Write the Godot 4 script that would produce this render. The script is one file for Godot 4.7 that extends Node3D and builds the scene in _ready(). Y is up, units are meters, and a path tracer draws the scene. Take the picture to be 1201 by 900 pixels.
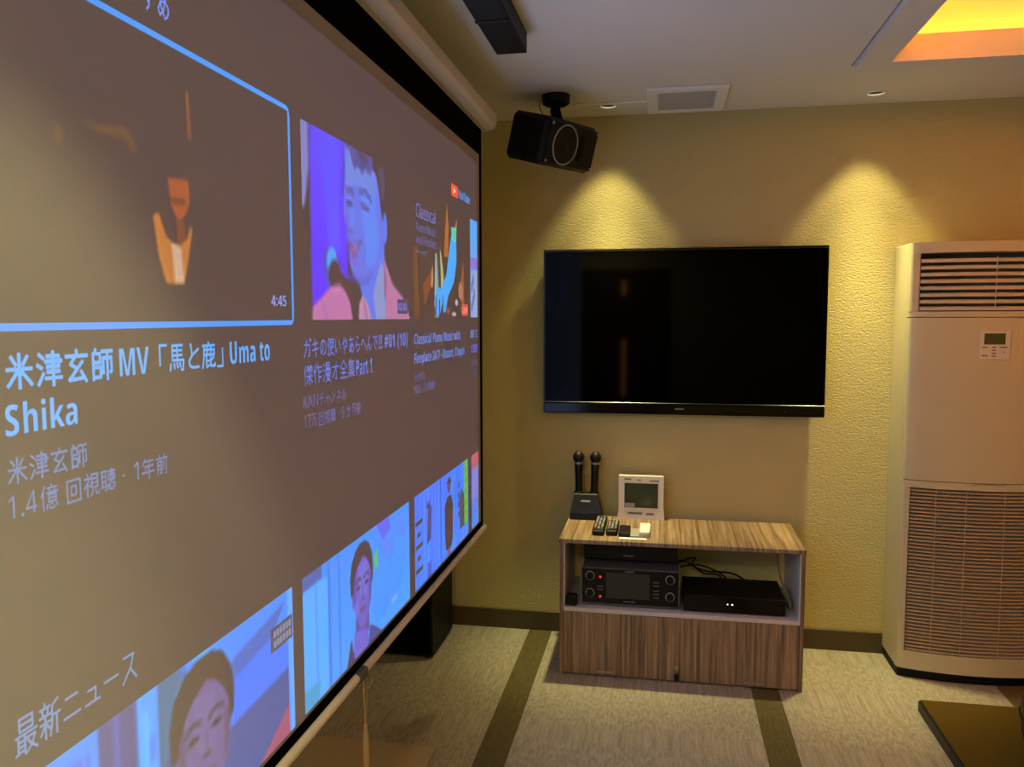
extends Node3D

# ---------------------------------------------------------------- state
var org := {}          # node -> its origin in the room
var taken := {}        # top-level names in use
var M := {}            # materials
var cv: Image          # canvas of the projected picture
var cv_scale := 1.0
var cv_z := 0.0        # z of the canvas's left edge
var cv_y := 0.0        # y of the canvas's top edge
var latin: SystemFont
var GLYPH := {}

# ---------------------------------------------------------------- nodes
func numbered(called: String) -> String:
	var n: int = taken.get(called, 0)
	taken[called] = n + 1
	return called if n == 0 else "%s_%03d" % [called, n]

func meta(o: Node, label: String, category: String, group := "") -> void:
	o.set_meta("label", label)
	o.set_meta("category", category)
	if group:
		o.set_meta("group", group)

func thing(called: String, label: String, category: String, at: Vector3, group := "") -> Node3D:
	var o := Node3D.new()
	o.name = numbered(called)
	add_child(o)
	o.position = at
	org[o] = at
	meta(o, label, category, group)
	return o

func put(parent: Node3D, called: String, mesh: Mesh, mat: Material, at := Vector3.ZERO) -> MeshInstance3D:
	var o := MeshInstance3D.new()
	o.name = called if parent != self else numbered(called)
	o.mesh = mesh
	o.material_override = mat
	parent.add_child(o, true)
	var base: Vector3 = org.get(parent, Vector3.ZERO)
	o.position = at - base
	org[o] = at
	return o

func bx(parent: Node3D, called: String, lo: Vector3, hi: Vector3, mat: Material, bevel := 0.002) -> MeshInstance3D:
	return put(parent, called, chamfered(hi - lo, bevel), mat, (lo + hi) * 0.5)

func structure(called: String, mesh: Mesh, mat: Material, at := Vector3.ZERO) -> MeshInstance3D:
	var o := put(self, called, mesh, mat, at)
	o.set_meta("kind", "structure")
	return o

# ---------------------------------------------------------------- shapes
func tool() -> SurfaceTool:
	var st := SurfaceTool.new()
	st.begin(Mesh.PRIMITIVE_TRIANGLES)
	return st

func face(st: SurfaceTool, p: Array, uv := []) -> void:
	# p runs counter-clockwise as seen from outside
	var n: Vector3 = (p[1] - p[0]).cross(p[2] - p[0]).normalized()
	for k in range(1, p.size() - 1):
		for i in [0, k + 1, k]:
			st.set_normal(n)
			if uv.size():
				st.set_uv(uv[i])
			st.add_vertex(p[i])

func add_box(st: SurfaceTool, lo: Vector3, hi: Vector3) -> void:
	var c := []
	for k in 8:
		c.append(Vector3(hi.x if k & 1 else lo.x, hi.y if k & 2 else lo.y, hi.z if k & 4 else lo.z))
	for f in [[4, 5, 7, 6], [1, 0, 2, 3], [5, 1, 3, 7], [0, 4, 6, 2], [6, 7, 3, 2], [0, 1, 5, 4]]:
		face(st, [c[f[0]], c[f[1]], c[f[2]], c[f[3]]])

var box_cache := {}
func chamfered(size: Vector3, b: float) -> ArrayMesh:
	var key := [size.snapped(Vector3.ONE * 1e-5), b]
	if box_cache.has(key):
		return box_cache[key]
	var st := tool()
	var h := size * 0.5
	b = minf(b, minf(h.x, minf(h.y, h.z)) * 0.45)
	if b < 0.0002:
		add_box(st, -h, h)
	else:
		var out := func(q: Array) -> void:
			var mid := Vector3.ZERO
			for v in q:
				mid += v
			if (q[1] - q[0]).cross(q[2] - q[0]).dot(mid) < 0.0:
				q.reverse()
			face(st, q)
		for ax in 3:
			var u := (ax + 1) % 3
			var w := (ax + 2) % 3
			for s in [-1.0, 1.0]:
				var q := []
				for e in [[-1, -1], [1, -1], [1, 1], [-1, 1]]:
					var v := Vector3.ZERO
					v[ax] = s * h[ax]
					v[u] = e[0] * (h[u] - b)
					v[w] = e[1] * (h[w] - b)
					q.append(v)
				out.call(q)
			for e in [[-1, -1], [1, -1], [1, 1], [-1, 1]]:
				var q := []
				for s in [[-1, 0], [1, 0], [1, 1], [-1, 1]]:
					var v := Vector3.ZERO
					v[ax] = s[0] * (h[ax] - b)
					v[u] = e[0] * (h[u] if s[1] == 0 else h[u] - b)
					v[w] = e[1] * (h[w] - b if s[1] == 0 else h[w])
					q.append(v)
				out.call(q)
		for k in 8:
			var s := Vector3(1 if k & 1 else -1, 1 if k & 2 else -1, 1 if k & 4 else -1)
			var q := []
			for ax in 3:
				var v := Vector3(s.x * (h.x - b), s.y * (h.y - b), s.z * (h.z - b))
				v[ax] = s[ax] * h[ax]
				q.append(v)
			out.call(q)
	var m := st.commit()
	box_cache[key] = m
	return m

func lathe(profile: Array, segs := 24) -> ArrayMesh:
	# profile: [radius, y] from bottom to top, turned about y
	var st := tool()
	var n := profile.size()
	var smooth := []
	for i in n:
		var a: Array = profile[maxi(i - 1, 0)]
		var c: Array = profile[mini(i + 1, n - 1)]
		var t := Vector2(c[0] - a[0], c[1] - a[1]).normalized()
		smooth.append(Vector2(t.y, -t.x))
	for i in n - 1:
		var a: Array = profile[i]
		var c: Array = profile[i + 1]
		var t := Vector2(c[0] - a[0], c[1] - a[1])
		if t.length() < 1e-6:
			continue
		t = t.normalized()
		var flat := Vector2(t.y, -t.x)
		var na: Vector2 = smooth[i] if smooth[i].dot(flat) > 0.8 else flat
		var nc: Vector2 = smooth[i + 1] if smooth[i + 1].dot(flat) > 0.8 else flat
		for k in segs:
			var d0 := Vector2.from_angle(TAU * k / segs)
			var d1 := Vector2.from_angle(TAU * (k + 1) / segs)
			var v := [[d0, a, na], [d0, c, nc], [d1, c, nc], [d1, a, na]]
			for j in [0, 2, 1, 0, 3, 2]:
				var e: Array = v[j]
				st.set_normal(Vector3(e[0].x * e[2].x, e[2].y, e[0].y * e[2].x))
				st.add_vertex(Vector3(e[0].x * e[1][0], e[1][1], e[0].y * e[1][0]))
	return st.commit()

func tube(pts: Array, r: float, segs := 8) -> ArrayMesh:
	var st := tool()
	var rings := []
	for i in pts.size():
		var t: Vector3 = (pts[mini(i + 1, pts.size() - 1)] - pts[maxi(i - 1, 0)]).normalized()
		var side := t.cross(Vector3.UP if absf(t.y) < 0.9 else Vector3.RIGHT).normalized()
		var up := side.cross(t)
		var ring := []
		for k in segs:
			var d := side * cos(TAU * k / segs) + up * sin(TAU * k / segs)
			ring.append([pts[i] + d * r, d])
		rings.append(ring)
	for i in pts.size() - 1:
		for k in segs:
			var a: Array = rings[i][k]
			var b: Array = rings[i][(k + 1) % segs]
			var c: Array = rings[i + 1][(k + 1) % segs]
			var d: Array = rings[i + 1][k]
			for e in [a, b, c, a, c, d]:
				st.set_normal(e[1])
				st.add_vertex(e[0])
	for e in [[rings[0], true], [rings[-1], false]]:
		var q := []
		for v in e[0]:
			q.append(v[0])
		if not e[1]:
			q.reverse()
		face(st, q)
	return st.commit()

func smooth_path(pts: Array, steps := 6) -> Array:
	var c := Curve3D.new()
	for i in pts.size():
		var t: Vector3 = (pts[mini(i + 1, pts.size() - 1)] - pts[maxi(i - 1, 0)]) / 6.0
		c.add_point(pts[i], -t, t)
	var out := []
	var n := (pts.size() - 1) * steps
	for i in n + 1:
		out.append(c.samplef(float(i) / steps))
	return out

func ring_mesh(r: float, tube_r: float, segs := 40) -> ArrayMesh:
	var prof := []
	for k in 9:
		var a := TAU * k / 8
		prof.append([r + tube_r * cos(a), tube_r * sin(a)])
	return lathe(prof, segs)

func extruded(outline: Array, y0: float, y1: float, smooth_from := -1, smooth_to := -1) -> ArrayMesh:
	# outline: Vector2(x, z) counter-clockwise seen from below (+y towards the viewer is clockwise)
	var st := tool()
	var n := outline.size()
	var area := 0.0
	for i in n:
		area += outline[i].cross(outline[(i + 1) % n])
	if area < 0:
		outline = outline.duplicate()
		outline.reverse()
		if smooth_from >= 0:
			var keep := smooth_from
			smooth_from = n - 1 - smooth_to
			smooth_to = n - 1 - keep
	var normal_of := func(i: int) -> Vector3:
		var d: Vector2 = outline[(i + 1) % n] - outline[i]
		return Vector3(d.y, 0, -d.x).normalized()
	for i in n:
		var j := (i + 1) % n
		var flat: Vector3 = normal_of.call(i)
		var na := flat
		var nb := flat
		if i > smooth_from and i < smooth_to:
			na = (flat + normal_of.call((i - 1 + n) % n)).normalized()
		if j > smooth_from and j < smooth_to:
			nb = (flat + normal_of.call(j)).normalized()
		var a := Vector3(outline[i].x, y0, outline[i].y)
		var b := Vector3(outline[j].x, y0, outline[j].y)
		var up := Vector3(0, y1 - y0, 0)
		for e in [[a, na], [b, nb], [b + up, nb], [a, na], [b + up, nb], [a + up, na]]:
			st.set_normal(e[1])
			st.add_vertex(e[0])
	var idx := Geometry2D.triangulate_polygon(PackedVector2Array(outline))
	for s in [[y0, -1.0], [y1, 1.0]]:
		for t in range(0, idx.size(), 3):
			var q := []
			for k in 3:
				q.append(Vector3(outline[idx[t + k]].x, s[0], outline[idx[t + k]].y))
			if (q[1] - q[0]).cross(q[2] - q[0]).y * s[1] < 0:
				q.reverse()
			face(st, q)
	return st.commit()

# ---------------------------------------------------------------- materials
func mat(called: String, c: Color, rough := 0.6, metal := 0.0, spec := 0.5) -> StandardMaterial3D:
	var m := StandardMaterial3D.new()
	m.resource_name = called
	m.albedo_color = c
	m.roughness = rough
	m.metallic = metal
	m.metallic_specular = spec
	M[called] = m
	return m

func glow(called: String, c: Color, energy: float) -> StandardMaterial3D:
	var m := mat(called, c, 0.5)
	m.emission_enabled = true
	m.emission = c
	m.emission_energy_multiplier = energy
	return m

func noise_texture(freq: float, type: int, fractal: int, seed_value: int, size := 512, octaves := 4) -> NoiseTexture2D:
	var n := FastNoiseLite.new()
	n.seed = seed_value
	n.noise_type = type
	n.frequency = freq
	n.fractal_type = fractal
	n.fractal_octaves = octaves
	var t := NoiseTexture2D.new()
	t.width = size
	t.height = size
	t.seamless = true
	t.noise = n
	return t

func relief(m: StandardMaterial3D, t: Texture2D, depth_cm: float, repeat: float) -> void:
	m.heightmap_enabled = true
	m.heightmap_texture = t
	m.heightmap_scale = depth_cm
	world_mapped(m, repeat)

func world_mapped(m: StandardMaterial3D, repeat: float) -> void:
	m.uv1_triplanar = true
	m.uv1_world_triplanar = true
	m.uv1_scale = Vector3.ONE * repeat

func streaks(w: int, h: int, fx: float, fy: float, stops: Array, seed_value: int, mottle := 0.2) -> ImageTexture:
	# streaks that run along v (fy small) in the colours of stops, tiling in both directions
	var n := FastNoiseLite.new()
	n.seed = seed_value
	n.noise_type = FastNoiseLite.TYPE_SIMPLEX
	n.frequency = 1.0
	n.fractal_octaves = 3
	var im := Image.create(w, h, false, Image.FORMAT_RGB8)
	var g := Gradient.new()
	g.offsets = PackedFloat32Array(range(stops.size()).map(func(i): return float(i) / (stops.size() - 1)))
	g.colors = PackedColorArray(stops)
	for y in h:
		var b := TAU * y / h
		for x in w:
			var a := TAU * x / w
			var p := Vector3(cos(a) * fx, sin(a) * fx, cos(b) * fy)
			var v := n.get_noise_3dv(p + Vector3(0, 0, sin(b) * fy * 0.7)) * 0.75 + n.get_noise_3dv(p * 3.7 + Vector3(9, 5, sin(b) * fy)) * 0.45
			v += mottle * n.get_noise_2d(x * 0.21, y * 0.09)
			im.set_pixel(x, y, g.sample(clampf(v * 0.9 + 0.5, 0.0, 1.0)))
	return ImageTexture.create_from_image(im)

func make_materials() -> void:
	var wall := mat("wallpaper", Color(0.755, 0.71, 0.50), 0.85, 0.0, 0.35)
	relief(wall, noise_texture(0.030, FastNoiseLite.TYPE_SIMPLEX_SMOOTH, FastNoiseLite.FRACTAL_RIDGED, 5, 512, 3), 0.15, 2.4)
	wall.uv1_scale = Vector3(2.0, 4.6, 2.0)
	var ceil_m := mat("ceiling_paint", Color(0.88, 0.865, 0.845), 0.9, 0.0, 0.3)
	relief(ceil_m, noise_texture(0.12, FastNoiseLite.TYPE_SIMPLEX, FastNoiseLite.FRACTAL_FBM, 8), 0.03, 3.0)
	var fl := mat("floor_vinyl", Color(1, 1, 1), 0.42, 0.0, 0.4)
	fl.albedo_texture = streaks(768, 512, 10.0, 2.6, [Color(0.525, 0.505, 0.455), Color(0.59, 0.57, 0.52), Color(0.63, 0.61, 0.56), Color(0.68, 0.66, 0.605)], 21, 0.30)
	world_mapped(fl, 1.1)
	var band := mat("floor_band", Color(1, 1, 1), 0.5, 0.0, 0.4)
	band.albedo_texture = streaks(256, 256, 9.0, 1.6, [Color(0.30, 0.27, 0.17), Color(0.36, 0.325, 0.205), Color(0.40, 0.36, 0.235)], 3, 0.3)
	world_mapped(band, 2.0)
	mat("baseboard", Color(0.295, 0.25, 0.14), 0.6)
	var wood := mat("striped_wood", Color(1, 1, 1), 0.45, 0.0, 0.45)
	wood.albedo_texture = streaks(1024, 256, 8.5, 0.20, [Color(0.40, 0.32, 0.25), Color(0.47, 0.385, 0.30), Color(0.545, 0.45, 0.355), Color(0.60, 0.505, 0.405), Color(0.665, 0.57, 0.455)], 12, 0.12)
	world_mapped(wood, 0.95)
	mat("white_laminate", Color(0.80, 0.775, 0.77), 0.4)
	mat("black_plastic", Color(0.038, 0.036, 0.035), 0.45, 0.0, 0.4)
	mat("satin_black", Color(0.022, 0.021, 0.02), 0.55, 0.0, 0.35)
	mat("gloss_black", Color(0.012, 0.011, 0.011), 0.12, 0.0, 0.4)
	mat("tv_glass", Color(0.004, 0.004, 0.004), 0.05, 0.0, 0.17)
	mat("black_fabric", Color(0.022, 0.02, 0.022), 0.95, 0.0, 0.1)
	mat("screen_fabric", Color(0.60, 0.595, 0.59), 0.95, 0.0, 0.1)
	mat("case_white", Color(0.82, 0.80, 0.76), 0.45)
	mat("vent_white", Color(0.94, 0.93, 0.91), 0.5)
	mat("vent_grey", Color(0.76, 0.75, 0.73), 0.6)
	mat("ac_plastic", Color(0.80, 0.755, 0.60), 0.42)
	mat("ac_panel_plate", Color(0.86, 0.81, 0.74), 0.4)
	mat("ac_louver", Color(0.80, 0.745, 0.64), 0.45)
	mat("ac_grille", Color(0.70, 0.62, 0.49), 0.55)
	mat("ac_inner", Color(0.46, 0.44, 0.41), 0.8)
	mat("lcd_green", Color(0.30, 0.34, 0.13), 0.3)
	mat("print_grey", Color(0.42, 0.39, 0.36), 0.7)
	mat("chrome", Color(0.30, 0.30, 0.295), 0.3, 0.9)
	mat("steel", Color(0.62, 0.61, 0.59), 0.4, 0.6)
	mat("grey_metal", Color(0.42, 0.42, 0.43), 0.4, 0.4)
	mat("grey_plastic", Color(0.33, 0.32, 0.31), 0.5)
	mat("lcd_grey", Color(0.16, 0.165, 0.16), 0.25)
	mat("lcd_dark_green", Color(0.15, 0.18, 0.15), 0.2)
	mat("panel_white", Color(0.86, 0.83, 0.79), 0.4)
	mat("paper_white", Color(0.92, 0.91, 0.87), 0.7)
	mat("card_grey", Color(0.60, 0.58, 0.55), 0.6)
	mat("mic_mesh", Color(0.10, 0.085, 0.08), 0.5, 0.5)
	mat("button_grey", Color(0.60, 0.60, 0.58), 0.5)
	mat("button_teal", Color(0.16, 0.42, 0.42), 0.5)
	mat("button_red", Color(0.55, 0.14, 0.10), 0.5)
	mat("cord_cream", Color(0.62, 0.52, 0.36), 0.8)
	mat("cable_pale", Color(0.60, 0.60, 0.48), 0.6)
	var carpet := mat("stage_carpet", Color(0.35, 0.285, 0.125), 0.95, 0.0, 0.1)
	relief(carpet, noise_texture(0.3, FastNoiseLite.TYPE_SIMPLEX, FastNoiseLite.FRACTAL_FBM, 4, 256), 0.15, 5.0)
	mat("stage_edge", Color(0.085, 0.08, 0.07), 0.5)
	mat("dark_leather", Color(0.10, 0.062, 0.045), 0.45)
	mat("tan_mat", Color(0.68, 0.62, 0.52), 0.9)
	mat("door_wood", Color(0.30, 0.21, 0.14), 0.5)
	mat("shade_white", Color(0.30, 0.29, 0.27), 0.25, 0.8)
	glow("lamp_disc", Color(1.0, 0.93, 0.72), 5.0)
	glow("cove_led", Color(1.0, 0.585, 0.16), 2.0)
	glow("fill_panel_glow", Color(1.0, 0.90, 0.70), 1.2)
	glow("led_red", Color(1.0, 0.12, 0.10), 2.5)
	glow("led_white", Color(0.85, 0.92, 1.0), 2.5)
	glow("lit_glass", Color(1.0, 0.72, 0.38), 3.0)

# ---------------------------------------------------------------- the projected picture
func cx(z: float) -> float:
	return (cv_z - z) * cv_scale

func cy(y: float) -> float:
	return (cv_y - y) * cv_scale

func fill_px(p: PackedVector2Array, c: Color) -> void:
	var lo := INF
	var hi := -INF
	for v in p:
		lo = minf(lo, v.y)
		hi = maxf(hi, v.y)
	var n := p.size()
	for row in range(maxi(0, floori(lo)), mini(cv.get_height() - 1, ceili(hi)) + 1):
		var yy := row + 0.5
		var xs := []
		for i in n:
			var a := p[i]
			var b := p[(i + 1) % n]
			if (a.y <= yy) != (b.y <= yy):
				xs.append(a.x + (yy - a.y) * (b.x - a.x) / (b.y - a.y))
		xs.sort()
		for k in range(0, xs.size() - 1, 2):
			var x0 := roundi(xs[k])
			var x1 := roundi(xs[k + 1])
			if x1 > x0:
				cv.fill_rect(Rect2i(x0, row, x1 - x0, 1), c)

func poly(pts: Array, c: Color) -> void:
	# pts: z, y, z, y ... on the screen in metres
	var p := PackedVector2Array()
	for k in range(0, pts.size(), 2):
		p.append(Vector2(cx(pts[k]), cy(pts[k + 1])))
	fill_px(p, c)

func blob(z: float, y: float, rz: float, ry: float, c: Color) -> void:
	var p := PackedVector2Array()
	for k in 28:
		p.append(Vector2(cx(z) + cos(TAU * k / 28) * rz * cv_scale, cy(y) + sin(TAU * k / 28) * ry * cv_scale))
	fill_px(p, c)

func rect(z0: float, z1: float, y0: float, y1: float, c: Color) -> void:
	cv.fill_rect(Rect2i(roundi(cx(z0)), roundi(cy(y1)), roundi(cx(z1)) - roundi(cx(z0)), roundi(cy(y0)) - roundi(cy(y1))), c)

func shade_rect(z0: float, z1: float, y0: float, y1: float, top: Color, low: Color) -> void:
	var a := roundi(cy(y1))
	var b := roundi(cy(y0))
	for r in range(a, b):
		cv.fill_rect(Rect2i(roundi(cx(z0)), r, roundi(cx(z1)) - roundi(cx(z0)), 1), top.lerp(low, float(r - a) / (b - a)))

func pen(pts: PackedVector2Array, w: float, c: Color) -> void:
	for i in pts.size() - 1:
		var a := pts[i]
		var b := pts[i + 1]
		var d := (b - a).normalized() * w * 0.5
		var s := Vector2(-d.y, d.x)
		fill_px(PackedVector2Array([a - d * 0.6 + s, b + d * 0.6 + s, b + d * 0.6 - s, a - d * 0.6 - s]), c)

func pencil(pts: Array, w: float, c: Color) -> void:
	var p := PackedVector2Array()
	for k in range(0, pts.size(), 2):
		p.append(Vector2(cx(pts[k]), cy(pts[k + 1])))
	pen(p, w * cv_scale, c)

func kana(text: String, z0: float, z1: float, y0: float, y1: float, w: float, c: Color) -> void:
	# each character of text in an equal cell between z0 and z1
	var n := text.length()
	var cell := (cx(z1) - cx(z0)) / n
	var high := cy(y0) - cy(y1)
	for i in n:
		for s in GLYPH.get(text[i], []):
			var p := PackedVector2Array()
			for k in range(0, s.size(), 2):
				p.append(Vector2(cx(z0) + cell * (i + 0.03 + 0.94 * s[k] / 100.0), cy(y1) + high * s[k + 1] / 100.0))
			pen(p, w * cv_scale, c)

func roman(text: String, z0: float, z1: float, base: float, cap: float, c: Color, weight := 700) -> void:
	# Latin text stretched to reach from z0 to z1, capitals cap metres high above base
	latin.font_weight = weight
	var t := TextMesh.new()
	t.font = latin
	t.font_size = 64
	t.pixel_size = 1.0
	t.depth = 0.0
	t.text = "H"
	var ref := t.get_aabb()
	var base_y := ref.position.y
	var cap_h := ref.size.y
	t.text = text
	var box := t.get_aabb()
	var v: PackedVector3Array = t.surface_get_arrays(0)[Mesh.ARRAY_VERTEX]
	var kx := (cx(z1) - cx(z0)) / box.size.x
	var ky := cap * cv_scale / cap_h
	for k in range(0, v.size(), 3):
		var p := PackedVector2Array()
		for j in 3:
			p.append(Vector2(cx(z0) + (v[k + j].x - box.position.x) * kx, cy(base) - (v[k + j].y - base_y) * ky))
		fill_px(p, c)

func c8(r: int, g: int, b: int) -> Color:
	return Color8(r, g, b)

func thumb(z0: float, z1: float, y0: float, y1: float, soft: float, draw: Callable) -> void:
	# a still of a video: drawn, averaged down, then enlarged, as soft as the projector shows it
	var whole := cv
	var s := cv_scale
	var oz := cv_z
	var oy := cv_y
	var at := Vector2i(roundi(cx(z0)), roundi(cy(y1)))
	var size := Vector2i(roundi(cx(z1)) - at.x, roundi(cy(y0)) - at.y)
	cv_scale = s / 2.0
	cv_z = z0
	cv_y = y1
	cv = Image.create(maxi(4, size.x / 2), maxi(4, size.y / 2), false, Image.FORMAT_RGB8)
	draw.call()
	cv.resize(maxi(3, roundi(size.x / soft)), maxi(3, roundi(size.y / soft)), Image.INTERPOLATE_LANCZOS)
	cv.resize(size.x, size.y, Image.INTERPOLATE_CUBIC)
	whole.blit_rect(cv, Rect2i(Vector2i.ZERO, size), at)
	cv = whole
	cv_scale = s
	cv_z = oz
	cv_y = oy

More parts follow.
